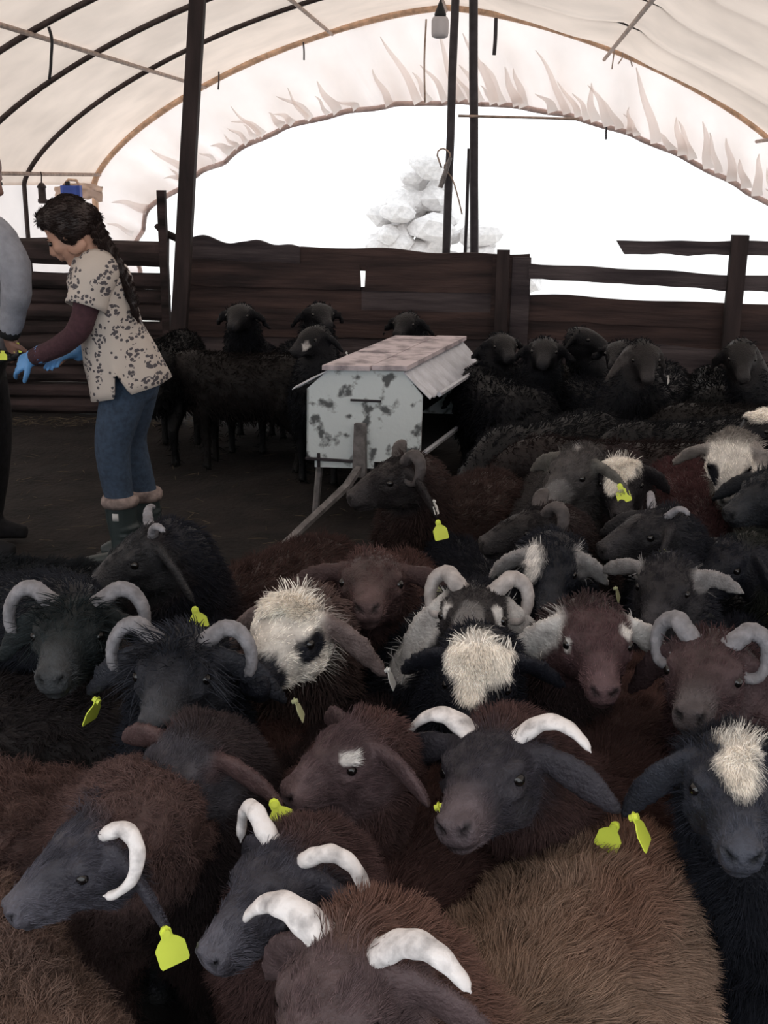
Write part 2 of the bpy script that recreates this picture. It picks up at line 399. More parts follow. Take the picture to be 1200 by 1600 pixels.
# awnings: dented sheets sloping out from under the lid
def awning(c0, z0, c1, z1, name, l0=.0, l1=LEN):
    rings = []
    for i in range(33):
        l = l0 + (l1 - l0) * i / 32; d = .007 * math.sin(i * 1.9)
        rings.append([fl(c0, l, z0), fl((c0 + c1) / 2, l, (z0 + z1) / 2 + d), fl(c1, l, z1 + d), fl(c1, l, z1 + d - .005), fl((c0 + c1) / 2, l, (z0 + z1) / 2 + d - .006), fl(c0, l, z0 - .006)])
    return MB().loft(rings).build(name, M_flap, feeder)
awning(.205, .452, .335, .325, 'awning', -.01, LEN + .02)
awning(-.17, .452, -.335, .36, 'awning', -.02, LEN + .02)
MB().tube([fl(.36, .06, .335), fl(.375, LEN + .06, .345)], .013, 6).build('awning_edge', M_flap, feeder)
MB().tube([fl(.315, -.02, .055), fl(.36, LEN * .72, .085)], .014, 6).build('trough_rail', M_flap, feeder)
for c, l in ((-.24, .10), (.27, .12), (-.24, LEN - .1), (.27, LEN - .1)):
    MB().tube([fl(c, l, .02), fl(c * 1.12, l, -.305)], .018, 6).build('leg', M_bar, feeder)
slab(MB(), [fl(-.03, -.05, -.07), fl(.035, -.05, -.07), fl(.03, -.05, .20), fl(-.022, -.05, .20)], E_ * .03).build('front_upright', M_bar, feeder)
MB().tube([fl(-.05, -.02, .312), fl(.10, -.02, .309)], .006, 6).build('handle', M_pole, feeder)
MB().tube([fl(-.275, -.012, .012), fl(.0, -.03, .006)], .008, 6).build('latch_bar', M_pole, feeder)
MB().tube([fl(-.21, -.012, -.03), fl(-.21, -.012, .04)], .008, 6).build('latch_pin', M_pole, feeder)
slab(MB(), [fl(-.235, .003, -.035), fl(.06, .003, -.035), fl(.06, .003, .0), fl(-.235, .003, .0)], E_ * .008).build('bottom_strip', M_paint, feeder)
gp = at_z(442, 853, .015) - np.array([FP[0], FP[1], 0])
MB().tube([fl(0, -.03, -.02), fl(0, -.06, -.06) * .85 + gp * .15, gp], [.022, .022, .02], 6).build('drawbar', M_bar, feeder)
MB().tube([fl(.28, .1, .0), at_z(702, 742, .12) - np.array([FP[0], FP[1], 0])], .014, 6).build('support_strut', M_bar, feeder)

# ------------------------------------------------------------------ cords, lamp and bits hanging from the roof
M_white = mat('milky_plastic', (.62, .60, .62), .4, .05, 10, trans=.25)
M_blackp = mat('black_plastic', (.012, .012, .014), .45, .2, 10)
M_blue = mat('blue_plastic', (.05, .10, .42), .4, .15, 10)
lp = at_tun(688, 22, 7.3)
lamp = empty('hanging_lamp', lp + np.array([0, 0, -.08])); prop(lamp, 'unlit white lamp hanging on a cord beside the roof poles', 'lamp')
bulb = [(.0, .005), (.028, .0), (.048, .008), (.052, .03), (.052, .10), (.044, .118), (.0, .12)]
MB().loft([[(r * math.cos(a), r * math.sin(a), z - .055) for a in np.linspace(0, 2 * math.pi, 20)[:-1]] for r, z in [(max(r, .004), z) for r, z in bulb]]).build('globe', M_white, lamp, True)
MB().loft([[(r * math.cos(a), r * math.sin(a), z) for a in np.linspace(0, 2 * math.pi, 16)[:-1]] for r, z in ((.034, .062), (.036, .08), (.024, .11), (.014, .135), (.008, .15))]).build('socket', M_blackp, lamp, True)
MB().tube([(0, 0, .145), (.006, 0, .3), (0, 0, .75)], .006, 6).build('cord', M_blackp, lamp, True)
def cord(pxs, D, r, m, lab, name='dangling_string'):
    pts = [at_tun(x, y, D) for x, y in pxs]; b = pts[-1]
    o = MB().tube([p - b for p in spline(pts, 20)], r, 6).build(name, m, None, True); o.location = b
    prop(o, lab, 'cord'); return o
cord([(76, 42), (81, 62), (80, 90), (79, 108), (77, 124)], 7.40, .010, M_blackp, 'knotted dark cord hanging from the second roof hoop')
cord([(666, 30), (663, 95), (664, 160)], 10.6, .008, M_pipe2, 'thin pale cord hanging from the roof by the lamp')
cord([(775, 28), (774, 60), (772, 86)], 10.2, .016, M_pole, 'short dark strap hanging near the straight roof pole')
cord([(474, 66), (475, 80), (475, 94)], 11.4, .008, M_pole, 'short dark wire end hanging from the end hoop')
cord([(342, 112), (342, 126), (341, 140)], 11.4, .008, M_pole, 'little wire end hanging behind the timber post')
b0 = at_tun(968, 50, 11.4); fray = empty('frayed_string', b0); prop(fray, 'bunch of frayed pale string ends dangling from the end hoop', 'string')
for pp in ([(967, 50), (960, 80), (956, 108)], [(968, 50), (973, 85), (966, 100)], [(969, 50), (982, 82), (988, 104)]):
    MB().tube([p - b0 for p in spline([at_tun(x, y, 11.4) for x, y in pp], 16)], .006, 6).build('strand', M_pipe2, fray, True)
cord([(1014, 70), (1020, 88), (1028, 100)], 11.4, .006, M_pipe2, 'single curled pale string end near the bunch of frayed strings')
cord([(948, 195), (947, 206), (947, 218)], 11.6, .009, M_pole, 'tiny dark wire stub under the hem of the end wall')
cord([(716, 181), (800, 183), (905, 186)], 8.22, .009, M_pipe2, 'straight pale wire strung sideways from the roof poles', 'stretched_wire')
cord([(690, 262), (683, 240), (692, 232), (703, 240), (700, 252), (694, 262), (707, 280), (716, 310), (722, 335)], 8.08, .006, M_pipe2, 'looped pale wire wound round the leaning roof pole', 'wire_loop')
a, b = at_tun(704, 246, 8.04), at_tun(688, 293, 8.04)
o = MB().tube([(a - b), (a - b) * .6, (a - b) * .25, (0, 0, 0)], [(.012, .03), (.016, .036), (.018, .042), (.016, .04)], 8).build('pole_bracket', M_bar, None); o.location = b
prop(o, 'flat grey metal bracket hung on the leaning roof pole', 'bracket')
# lantern and canister by the far corner
L0 = at_tun(67, 318, 10.0); lan = empty('lantern', L0); prop(lan, 'small brown lantern hanging at the far left eave', 'lantern')
MB().loft([[(r * math.cos(a), r * math.sin(a), z) for a in np.linspace(0, 2 * math.pi, 12)[:-1]] for r, z in ((.03, 0), (.042, .01), (.042, .035), (.034, .04), (.034, .13), (.045, .14), (.02, .175), (.008, .18))]).build('body', M_pipe, lan, True)
MB().tube([(0, 0, .175), (0, .02, .24), (0, 0, .27)], .006, 6).build('hook', M_pipe, lan, True)
B0 = at_tun(113, 320, 10.0); can = empty('blue_canister', B0); prop(can, 'blue plastic canister hung up beside the white end wall', 'canister')
MB().loft([[(sx * .085, sy * .06, z) for sx, sy in ((-1, -.7), (-.7, -1), (.7, -1), (1, -.7), (1, .7), (.7, 1), (-.7, 1), (-1, .7))] for z in (0, .01, .15, .165)]).build('body', M_blue, can)
MB().loft([[(-.03 + .022 * math.cos(a), .022 * math.sin(a), z) for a in np.linspace(0, 2 * math.pi, 12)[:-1]] for z in (.165, .20)]).build('cap', M_blackp, can)
MB().tube([(-.07, 0, .16), (-.02, 0, .215), (.05, 0, .21), (.075, 0, .16)], .012, 6).build('grip', M_pipe3, can, True)
# crumpled sheet end by the corner
rr = []
for i in range(26):
    u = i / 25; r = []
    for j in range(10):
        v = j / 9; p = at_tun(86 + 74 * u, 292 + 24 * v - 6 * math.sin(u * 3), 10.3)
        r.append(p + ax * .05 * mnoise.noise((u * 6, v * 4, 2)) + np.array([0, 0, .03 * mnoise.noise((u * 7, v * 3, 8))]))
    rr.append(r)
c0 = np.mean([p for r in rr for p in r], axis=0)
o = MB().loft([[p - c0 for p in r] for r in rr], cap=False, closed=False).build('crumpled_sheet', M_tarp, None, True); o.location = c0
o.modifiers.new('thick', 'SOLIDIFY').thickness = .004
prop(o, 'crumpled end of cream tarpaulin bunched at the far left eave', 'sheet')
# heap of pale stones outside
M_stone = mat('pale_stone', (.66, .64, .63), .9, .12, 4, .4)
hp = at_tun(705, 395, 16.0); heap = empty('stone_heap', (hp[0], hp[1], 0)); prop(heap, 'pale stone heap outside behind the two dark roof poles', 'stone heap')
SM = []
for k in range(4):
    bm = bmesh.new(); bmesh.ops.create_icosphere(bm, subdivisions=2, radius=1)
    for v in bm.verts: v.co *= 1 + .28 * mnoise.noise(v.co * 1.4 + Vector((k * 7, 0, 0)))
    me = bpy.data.meshes.new('stone'); bm.to_mesh(me); bm.free(); me.materials.append(M_stone); SM.append(me)
rs = random.Random(5)
for i in range(70):
    u = rs.random(); hgt = max(.2, (1 - abs(u - .32) * 1.5)) * 2.1; z = rs.random() * hgt
    o = link('stone', SM[i % 4], None, heap); o.location = (-.95 + 2.0 * u * 1.0 + rs.uniform(-.1, .1), rs.uniform(-.3, .6), z); s_ = rs.uniform(.10, .24)
    o.scale = (s_ * 1.3, s_, s_ * .8); o.rotation_euler = (0, 0, rs.random() * 6)
# straw and droppings trodden into the floor
mbs = MB()
for i in range(1000):
    if i < 300: p = at_z(rs.uniform(-60, 300), rs.uniform(652, 668), .004)
    else: p = np.array([rs.uniform(-2.8, 2.4), rs.uniform(2.0, 6.9), .004])
    a = rs.random() * 6.3; l = rs.uniform(.012, .05); d = np.array([math.cos(a) * l, math.sin(a) * l, rs.uniform(-.002, .004)]); w = np.array([-math.sin(a), math.cos(a), 0]) * .0022
    p[2] = rs.uniform(.006, .014)
    mbs.add([p - d - w, p + d - w, p + d + w, p - d + w, p + np.array([0, 0, .003])], [(0, 1, 4), (1, 2, 4), (2, 3, 4), (3, 0, 4), (0, 3, 2, 1)])
o = mbs.build('straw_litter', M_straw, None, False, 'stuff'); prop(o, 'scattered dull straw bits trodden into the dark floor', 'straw')

# ------------------------------------------------------------------ people
M_skin = mat('skin', (.46, .27, .20), .5, .06, 20, spec=.35)
M_skin2 = mat('darker_skin', (.20, .11, .085), .5, .06, 20, spec=.35)
M_hair = mat('dark_brown_hair', (.022, .014, .013), .45, .5, 14, .7, 60, stretch=(1, 1, .25), spec=.4)
M_maroon = mat('maroon_knit', (.060, .028, .036), .9, .2, 60, .3, 200)
M_jean = mat('blue_denim', (.040, .062, .100), .9, .25, 50, .3, 250)
M_boot = mat('dark_green_rubber', (.030, .042, .044), .38, .2, 8, .1, spec=.45)
M_cuff = mat('muddy_cream_cuff', (.34, .27, .25), .9, 0, 25, .4, 80, color2=(.14, .11, .105))
M_glove = mat('light_blue_nitrile', (.13, .33, .66), .4, .1, 20, .2)
M_grey = mat('grey_sweatshirt', (.27, .28, .32), .9, .12, 30, .3, 120)
M_blk = mat('black_trouser_cloth', (.012, .012, .014), .9, .3, 30, .2)
M_eye = mat('dark_glossy_eye', (.006, .005, .005), .08, .1, 5, spec=.6)
M_lab = mat('white_patch', (.6, .6, .6), .6, .1, 10)
def print_cloth():                      # off-white cloth printed with small dark sprigs
    m = bpy.data.materials.new('cream_cloth_with_dark_print'); m.use_nodes = True; nt = m.node_tree; N = nt.nodes; L = nt.links; bs = N['Principled BSDF']
    tc = N.new('ShaderNodeTexCoord')
    def blob(scale, size, seed, jit=1.0):
        mp = N.new('ShaderNodeMapping'); mp.inputs['Location'].default_value = (seed, seed * .7, seed * .3); mp.inputs['Scale'].default_value = (1, .35, 1); L.new(tc.outputs['Object'], mp.inputs[0])
        v = N.new('ShaderNodeTexVoronoi'); v.inputs['Scale'].default_value = scale; v.inputs['Randomness'].default_value = jit; L.new(mp.outputs[0], v.inputs['Vector'])
        c = N.new('ShaderNodeMath'); c.operation = 'LESS_THAN'; c.inputs[1].default_value = size; L.new(v.outputs['Distance'], c.inputs[0]); return c.outputs[0]
    def op(o, a, b):
        c = N.new('ShaderNodeMath'); c.operation = o; L.new(a, c.inputs[0]); L.new(b, c.inputs[1]); return c.outputs[0]
    big = blob(17, .48, 0.0, .6); fine = blob(70, .50, 3.0)
    sprig = op('MULTIPLY', big, fine); dots = blob(30, .20, 5.0)
    k = op('MAXIMUM', sprig, dots)
    mx = N.new('ShaderNodeMix'); mx.data_type = 'RGBA'; mx.inputs[6].default_value = (.50, .455, .42, 1); mx.inputs[7].default_value = (.085, .08, .09, 1)
    L.new(k, mx.inputs[0]); L.new(mx.outputs[2], bs.inputs['Base Color']); bs.inputs['Roughness'].default_value = .9; bs.inputs['Specular IOR Level'].default_value = .15
    nz = N.new('ShaderNodeTexNoise'); nz.inputs['Scale'].default_value = 9; bp = N.new('ShaderNodeBump'); bp.inputs['Strength'].default_value = .35; bp.inputs['Distance'].default_value = .03
    L.new(tc.outputs['Object'], nz.inputs['Vector']); L.new(nz.outputs[0], bp.inputs['Height']); L.new(bp.outputs[0], bs.inputs['Normal'])
    return m
M_print = print_cloth()

def head_shape(mb, T, k=1.0, R3=None):
    """adds a head to mb; T maps (forward, side, up) in metres to a point"""
    def E(c, r): mb.ell(T(*c), [x * k for x in r], R3)
    E((-.015, 0, .035), (.098, .076, .088)); E((.028, 0, -.035), (.064, .060, .088)); E((.048, 0, -.108), (.034, .034, .026))
    E((.072, 0, .014), (.020, .050, .015)); E((.090, 0, -.064), (.012, .024, .008)); E((.088, 0, -.078), (.012, .021, .008))
    for s_ in (-1, 1):
        E((.052, s_ * .040, -.036), (.03, .026, .03)); E((-.010, s_ * .076, -.012), (.019, .010, .033)); E((.098, s_ * .013, -.044), (.012, .008, .008))
        E((-.02, s_ * .06, -.075), (.045, .014, .03))
    mb.tube([T(.080, 0, .008), T(.098, 0, -.015), T(.112, 0, -.038), T(.100, 0, -.050)], [.010 * k, .012 * k, .014 * k, .010 * k], 8)
def hand_shape(mb, wrist, d, palm_n, k=1.0, curl=.5, thumb=1):
    """palm and five bent fingers from the wrist along d; palm_n points out of the palm"""
    d = nrm(d); n = nrm(np.array(palm_n) - d * (np.array(palm_n) @ d)); s_ = np.cross(n, d) * thumb
    W = np.array(wrist, float)
    mb.tube([W - d * .02 * k, W + d * .03 * k, W + d * .085 * k], [(.016 * k, .026 * k), (.017 * k, .036 * k), (.013 * k, .040 * k)], 10, ref=n)
    for i, (o_, l) in enumerate(((.031, .070), (.011, .078), (-.010, .073), (-.030, .058))):
        p = W + d * .082 * k + s_ * o_ * k; pts = [p - d * .02 * k]; dd = d.copy(); c = curl * (1 + .15 * i)
        for j in range(3):
            a = c * (.5 + .35 * j); dd = nrm(d * math.cos(a) + n * math.sin(a)); p = p + dd * l * k * (.42, .32, .26)[j]; pts.append(p)
        mb.tube(pts, [.0095 * k, .0092 * k, .0085 * k, .007 * k], 8)
    p = W + d * .025 * k + s_ * .028 * k; a1 = nrm(d * .55 + s_ * .75 + n * .35); a2 = nrm(d * .85 + s_ * .25 + n * .5)
    mb.tube([p - a1 * .01, p + a1 * .032 * k, p + a1 * .032 * k + a2 * .028 * k, p + a1 * .032 * k + a2 * .05 * k], [.013 * k, .0115 * k, .010 * k, .008 * k], 8)
def shell(rings, name, m, parent, th=.006):
    o = MB().loft(rings, cap=False).build(name, m, parent, True); md = o.modifiers.new('thick', 'SOLIDIFY'); md.thickness = th; md.offset = 0
    return o

# --- woman in the printed tunic
YW = 4.66
WB = at_y(185, 868, YW); WB[2] = 0
woman = empty('person', WB); prop(woman, 'person in a printed cream tunic and jeans bending forward with blue gloves', 'person')
def J(px, py, dy=0.0): return at_y(px, py, YW + dy) - WB
hc = J(106, 362); an = math.radians(33)
g_ = np.array([-math.cos(an), .10, -math.sin(an)]); g_ = nrm(g_); up_ = nrm(np.array([-math.sin(an), 0, math.cos(an)])); sd_ = np.cross(up_, g_)
HK = .98
def T(f, s_, u): return hc + (g_ * f + sd_ * s_ + up_ * u) * HK
R3 = np.stack([g_, sd_, up_], 1)
mb = MB(); head_shape(mb, T, HK, R3)
mb.tube([T(-.035, 0, -.03), T(-.035, 0, -.10), J(145, 408), J(152, 432)], [.056, .052, .056, .075], 12)
mb.tube([J(150, 425), J(160, 470), J(172, 520), J(190, 570), J(202, 600)], [(.09, .14), (.10, .155), (.09, .14), (.10, .15), (.10, .15)], 14, ref=(1, 0, 0))
SH = {-1: [J(146, 436, -.16), J(137, 470, -.20), J(123, 515, -.22), J(92, 541, -.17), J(54, 558, -.10)], 1: [J(150, 436, .15), J(146, 480, .19), J(142, 525, .20), J(132, 545, .12), J(124, 551, .03)]}
for s_ in (-1, 1):
    mb.tube([J(152, 430)] + spline(SH[s_], 12), [.06] + list(np.linspace(.048, .026, 12)), 10)
LG = {-1: [J(200, 590, -.08), J(186, 645, -.10), J(176, 695, -.11), J(180, 740, -.11), J(188, 785, -.11), J(193, 845, -.11)], 1: [J(214, 590, .08), J(206, 645, .10), J(202, 685, .12), J(214, 735, .12), J(226, 775, .12), J(229, 835, .12)]}
for s_ in (-1, 1):
    mb.tube(spline(LG[s_], 12), list(np.linspace(.078, .036, 12)), 10)
hand_shape(mb, SH[-1][-1], J(20, 572, -.04) - SH[-1][-1], (-.2, .7, -.6), .95, .7, -1)
hand_shape(mb, SH[1][-1], J(84, 560, -.06) - SH[1][-1], (-.3, -.5, -.6), .95, .6, 1)
bm_ = remesh(mb.mesh('body'), .0065, 3)
body = link('body', bm_, M_skin, woman, True)
for s_ in (-1, 1):
    MB().ell(T(.079, s_ * .032, -.006), (.011, .013, .010), R3, 10, 7).build('eye', M_eye, woman, True)
    MB().tube([T(.088, s_ * .015, .016), T(.086, s_ * .034, .021), T(.070, s_ * .052, .014)], [.003, .004, .002], 6).build('eyebrow', M_hair, woman, True)
mb = MB()
def EH(c, r): mb.ell(T(*c), r, R3)
EH((-.028, 0, .052), (.102, .088, .088)); EH((-.066, 0, .018), (.068, .082, .085)); EH((.035, 0, .085), (.05, .065, .045)); EH((-.03, .055, .0), (.06, .035, .065)); EH((-.03, -.055, .012), (.06, .035, .06)); EH((-.02, .062, -.03), (.03, .02, .04))
EH((-.11, 0, .01), (.045, .05, .05))
hair = link('hair', remesh(mb.mesh('hair'), .007, 3), M_hair, woman, True); HAIRS = [(hair, nrm(T(-.13, 0, -.03) - T(.05, 0, .06)))]
mb = MB(); BP = spline([J(147, 345, -.02), J(160, 375, -.05), J(176, 400, -.08), J(192, 430, -.09), (J(204, 458, -.09)), J(210, 482, -.085)], 15)
for i in range(14):
    t = nrm(BP[i + 1] - BP[i]); sdv = nrm(np.cross(t, [0, 1, 0])); w = .030 * (1 - .035 * i)
    for q in (-1, 1):
        c = BP[i] + sdv * q * w * .42 + t * (.007 * q); ax_ = nrm(t * .8 - sdv * q * .6); b_ = nrm(np.cross(ax_, [0, 1, .1])); mb.ell(c, (.030, w * .55, w * .62), np.stack([ax_, b_, np.cross(ax_, b_)], 1), 8, 6)
mb.tube([BP[-2], BP[-1] + (BP[-1] - BP[-2]) * .7, BP[-1] + (BP[-1] - BP[-2]) * 2.2], [.014, .017, .004], 8)
HAIRS.append((link('braid', remesh(mb.mesh('braid'), .006, 1), M_hair, woman, True), nrm(BP[-1] - BP[0])))
MB().tube([T(-.088, -.03, .068), T(-.095, 0, .075), T(-.088, .03, .068)], .007, 8).build('hair_clip', M_blackp, woman, True)
# tunic: shell with side slits, plus short sleeves
axis_pts = [(138, 398, .058, .066), (143, 406, .078, .105), (148, 416, .102, .150), (152, 428, .118, .185), (158, 445, .124, .200), (166, 480, .120, .190), (176, 520, .124, .185), (188, 556, .146, .202), (205, 606, .166, .232)]
rings = []; NR = 96; cs = [J(a, b) for a, b, _, _ in axis_pts]; tx = nrm(cs[-1] - cs[2]); fwd = nrm(np.cross(tx, [0, 1, 0]))
for c, (a, b, hd, hw) in zip(cs, axis_pts):
    r = []
    for j in range(NR):
        th = 2 * math.pi * j / NR; p = c + fwd * hd * math.cos(th) + np.array([0, 1.0, 0]) * hw * math.sin(th)
        fold = .006 * math.sin(th * 7 + b * .03) * float(sstep(430, 600, b)); p = p + nrm(p - c) * fold
        if b >= 604:
            for s0 in (math.pi * 1.5, math.pi * .5):
                dth = abs((th - s0 - .10 + math.pi) % (2 * math.pi) - math.pi); p = p - tx * max(0, 1 - dth / .20) * .105
        r.append(p)
    rings.append(r)
rings2 = []
for i in range(len(rings) - 1):
    for q in range(4):
        u = q / 4
        rings2.append([rings[i][j] * (1 - u) + rings[i + 1][j] * u for j in range(NR)])
rings2.append(rings[-1])
tunic = shell(rings2, 'tunic', M_print, woman)
for s_ in (-1, 1):
    a = SH[s_]; pts = spline([J(154, 421, s_ * .07), a[0] + np.array([0, 0, -.005]), a[0] * .45 + a[1] * .55, a[1] * .75 + a[2] * .25], 10)
    o = shell(tube_rings(pts, [.086, .088, .086, .083, .080, .078, .077, .077, .078, .079], 20), 'tunic_sleeve', M_print, woman)
    pts = spline([a[0] * .5 + a[1] * .5] + list(a[1:]), 14)
    rr_ = [r * (1 + .03 * math.sin(i * 2.2)) for i, r in enumerate(np.linspace(.058, .036, 14))]
    MB().tube(pts, rr_, 14).build('knit_sleeve', M_maroon, woman, True)
# jeans
mb = MB()
mb.tube([J(198, 572), J(206, 595), J(208, 622)], [(.112, .155), (.128, .170), (.100, .150)], 16, ref=(1, 0, 0)); mb.ell(J(216, 600, -.07), (.080, .080, .09)); mb.ell(J(220, 600, .08), (.080, .080, .09))
for s_ in (-1, 1):
    P = LG[s_]; mb.tube(spline(P[:5], 12), [.100, .098, .093, .088, .083, .078, .074, .071, .069, .066, .063, .060], 14)
link('jeans', remesh(mb.mesh('jeans'), .010, 4), M_jean, woman, True)
# gloves fit over the hands
for s_, tgt, pn, th in ((-1, J(20, 572, -.04), (-.2, .7, -.6), -1), (1, J(84, 560, -.06), (-.3, -.5, -.6), 1)):
    mb = MB(); w0 = SH[s_][-1]; d = nrm(tgt - w0); hand_shape(mb, w0, d, pn, 1.10, .7 if s_ < 0 else .6, th); mb.tube([w0 - d * .055, w0 - d * .02, w0 + d * .02], [.041, .037, .034], 12)
    link('glove', remesh(mb.mesh('glove'), .0055, 2), M_glove, woman, True)
# boots
for s_ in (-1, 1):
    sh = LG[s_]; tp = sh[4] + (sh[5] - sh[4]) * -.05; fl_ = np.array([sh[5][0], sh[5][1], .0])
    mb = MB(); mb.tube([tp, sh[4] * .55 + sh[5] * .45, np.array([sh[5][0] + .005, sh[5][1], .16]), np.array([sh[5][0] + .01, sh[5][1], .08]), np.array([sh[5][0] + .01, sh[5][1], .015])], [.069, .064, .058, .055, .050], 16)
    y = sh[5][1]; x = sh[5][0]
    mb.tube([(x + .055, y, .045), (x, y - .005, .060), (x - .09, y - .012, .052), (x - .16, y - .02, .042), (x - .20, y - .025, .034)], [(.040, .040), (.055, .046), (.044, .050), (.038, .048), (.022, .030)], 14, ref=(0, 0, 1))
    for i in range(5): mb.tube([np.array([x + .012, y, .10 + i * .028]) + .057 * np.array([math.cos(q), math.sin(q), .12 * math.cos(q)]) for q in np.linspace(0, 6.28, 20)], .008, 6)
    boot = link('boot', remesh(mb.mesh('boot'), .009, 2), M_boot, woman, True)
    slab(MB(), [(x + .065, y - .045, .002), (x + .07, y + .045, .002), (x - .08, y + .045, .002), (x - .20, y + .015, .002), (x - .225, y - .025, .002), (x - .20, y - .065, .002), (x - .08, y - .065, .002)], np.array([0, 0, .022])).build('sole', M_blackp, boot)
    c0, c1 = tp + (tp - sh[5]) * .13, tp + (sh[5] - tp) * .12
    MB().tube([c0, c0 * .7 + c1 * .3, c0 * .35 + c1 * .65, c1], [.071, .079, .080, .074], 18).build('cuff', M_cuff, boot, True)
    if s_ < 0:
        lc = sh[4] * .72 + sh[5] * .28; rg = [[lc + np.array([.0675 * math.sin(q), -.0675 * math.cos(q), z]) for q in np.linspace(-.35, .05, 6)] for z in (-.016, .016)]
        o = MB().loft(rg, cap=False, closed=False).build('boot_patch', M_lab, boot, True); o.modifiers.new('t', 'SOLIDIFY').thickness = .003

# --- man in the grey sweatshirt, half out of the picture
YM = 4.86
MBs = at_y(-40, 830, YM); MBs[2] = 0
man = empty('person', MBs); prop(man, 'person in a grey sweatshirt and black trousers holding a tagging tool', 'person')
def K(px, py, dy=0.0): return at_y(px, py, YM + dy) - MBs
hc2 = K(-32, 272); an2 = math.radians(22); g2 = nrm([math.cos(an2), -.15, -math.sin(an2)]); u2 = nrm(np.array([math.sin(an2), 0, math.cos(an2)])); u2 = nrm(u2 - g2 * (u2 @ g2)); s2 = np.cross(u2, g2)
def T2(f, s_, u): return hc2 + g2 * f + s2 * s_ + u2 * u
R32 = np.stack([g2, s2, u2], 1); mb = MB(); head_shape(mb, T2, 1.0, R32)
mb.tube([T2(-.03, 0, -.04), T2(-.03, 0, -.11), K(-42, 345)], [.060, .058, .075], 12)
mb.tube([K(-42, 345), K(-42, 400), K(-40, 470), K(-38, 545)], [(.09, .15), (.11, .17), (.10, .15), (.11, .15)], 14, ref=(1, 0, 0))
AM = {-1: [K(-8, 366, -.20), K(18, 405, -.24), K(26, 450, -.25), K(20, 490, -.20), K(12, 528, -.16)], 1: [K(-45, 366, .20), K(-30, 420, .26), K(-12, 470, .22), K(0, 500, .1), K(8, 525, .02)]}
AL = {-1: [K(-44, 545, -.09), K(-36, 640, -.12), K(-38, 730, -.12), K(-40, 815, -.12)], 1: [K(-36, 545, .09), K(-14, 640, .13), K(-10, 720, .14), K(-16, 800, .15)]}
for s_ in (-1, 1):
    mb.tube([K(-38, 360)] + spline(AM[s_], 10), [.07] + list(np.linspace(.052, .030, 10)), 10); mb.tube(spline(AL[s_], 10), list(np.linspace(.085, .04, 10)), 10)
    hand_shape(mb, AM[s_][-1], (.25, .1, -.95) if s_ < 0 else (.6, -.4, -.6), (.5, .5, .2) if s_ < 0 else (-.2, -.8, -.3), 1.05, .75, s_)
link('body', remesh(mb.mesh('body'), .008, 3), M_skin2, man, True)
mb = MB(); mb.ell(T2(-.03, 0, .05), (.10, .087, .083), R32); mb.ell(T2(-.05, 0, .0), (.075, .082, .07), R32); link('hair', remesh(mb.mesh('hair'), .009, 2), M_hair, man, True)
for s_ in (-1, 1): MB().ell(T2(.080, s_ * .032, -.006), (.011, .013, .010), R32, 10, 7).build('eye', M_eye, man, True)
mb = MB(); mb.tube([K(-40, 338), K(-41, 352), K(-42, 375), K(-42, 430), K(-40, 500), K(-38, 560)], [(.075, .08), (.10, .15), (.135, .205), (.14, .20), (.135, .185), (.14, .185)], 20, ref=(1, 0, 0))
for s_ in (-1, 1):
    P = spline(AM[s_], 14)[:13]; mb.tube([K(-36, 366, s_ * .1)] + P, [.09] + [r * (1 + .05 * math.sin(i * 1.9)) for i, r in enumerate(np.linspace(.076, .050, 13))], 14)
link('sweatshirt', remesh(mb.mesh('sweatshirt'), .010, 3), M_grey, man, True)
for s_ in (-1, 1):
    P = spline(AM[s_], 14); MB().tube([P[11], P[12], P[13] * .6 + P[12] * .4], [.050, .049, .044], 14).build('cuff', M_blk, man, True)
MB().tube([K(-24, 343, -.1), K(-16, 352, -.12), K(-12, 366, -.14)], [.012, .016, .01], 8).build('collar', M_blk, man, True)
mb = MB(); mb.tube([K(-38, 540), K(-38, 565), K(-40, 600)], [(.13, .175), (.13, .175), (.10, .16)], 16, ref=(1, 0, 0))
for s_ in (-1, 1): mb.tube(spline(AL[s_], 10), list(np.linspace(.105, .062, 10)), 14)
link('trousers', remesh(mb.mesh('trousers'), .012, 3), M_blk, man, True)
for s_ in (-1, 1):
    e = AL[s_][-1]; mb = MB(); mb.tube([(e[0], e[1], .28), (e[0], e[1], .05)], [.065, .058], 12); mb.tube([(e[0] - .06, e[1], .04), (e[0] + .06, e[1], .05), (e[0] + .17, e[1] - .01, .036)], [.04, .048, .03], 12)
    link('boot', remesh(mb.mesh('boot'), .011, 2), M_blk, man, True)
# tagging tool in the hands with two yellow tags
M_tag = mat('lime_yellow_tag', (.76, .86, .10), .45, .06, 12, spec=.4)
M_tagw = mat('pale_cream_tag', (.62, .60, .46), .5, .08, 12)
tp0 = at_y(12, 560, YM - .16); tool = empty('tagging_pliers', tp0); prop(tool, 'black tagging pliers carrying yellow ear tags in the gloved hands', 'pliers')
MB().tube([(-.05, 0, .035), (-.01, 0, .015), (.03, -.005, .01)], [.012, .014, .012], 8).build('handle', M_blackp, tool, True)
MB().tube([(-.05, 0, -.02), (-.01, 0, 0), (.03, -.005, .002)], [.012, .014, .012], 8).build('handle', M_blackp, tool, True)
MB().tube([(.025, -.005, .006), (.05, -.01, .02), (.055, -.012, .04)], [.018, .016, .010], 8).build('jaw', M_blackp, tool, True)
for q, (x, z) in enumerate(((-.012, .012), (.052, .045))):
    P = [(-.016, -.016), (.016, -.016), (.018, .006), (.008, .014), (.008, .024), (-.008, .024), (-.008, .014), (-.018, .006)]
    slab(MB(), [(x + a, -.022, z + b) for a, b in P], np.array([0, .003, 0])).build('ear_tag', M_tag, tool)
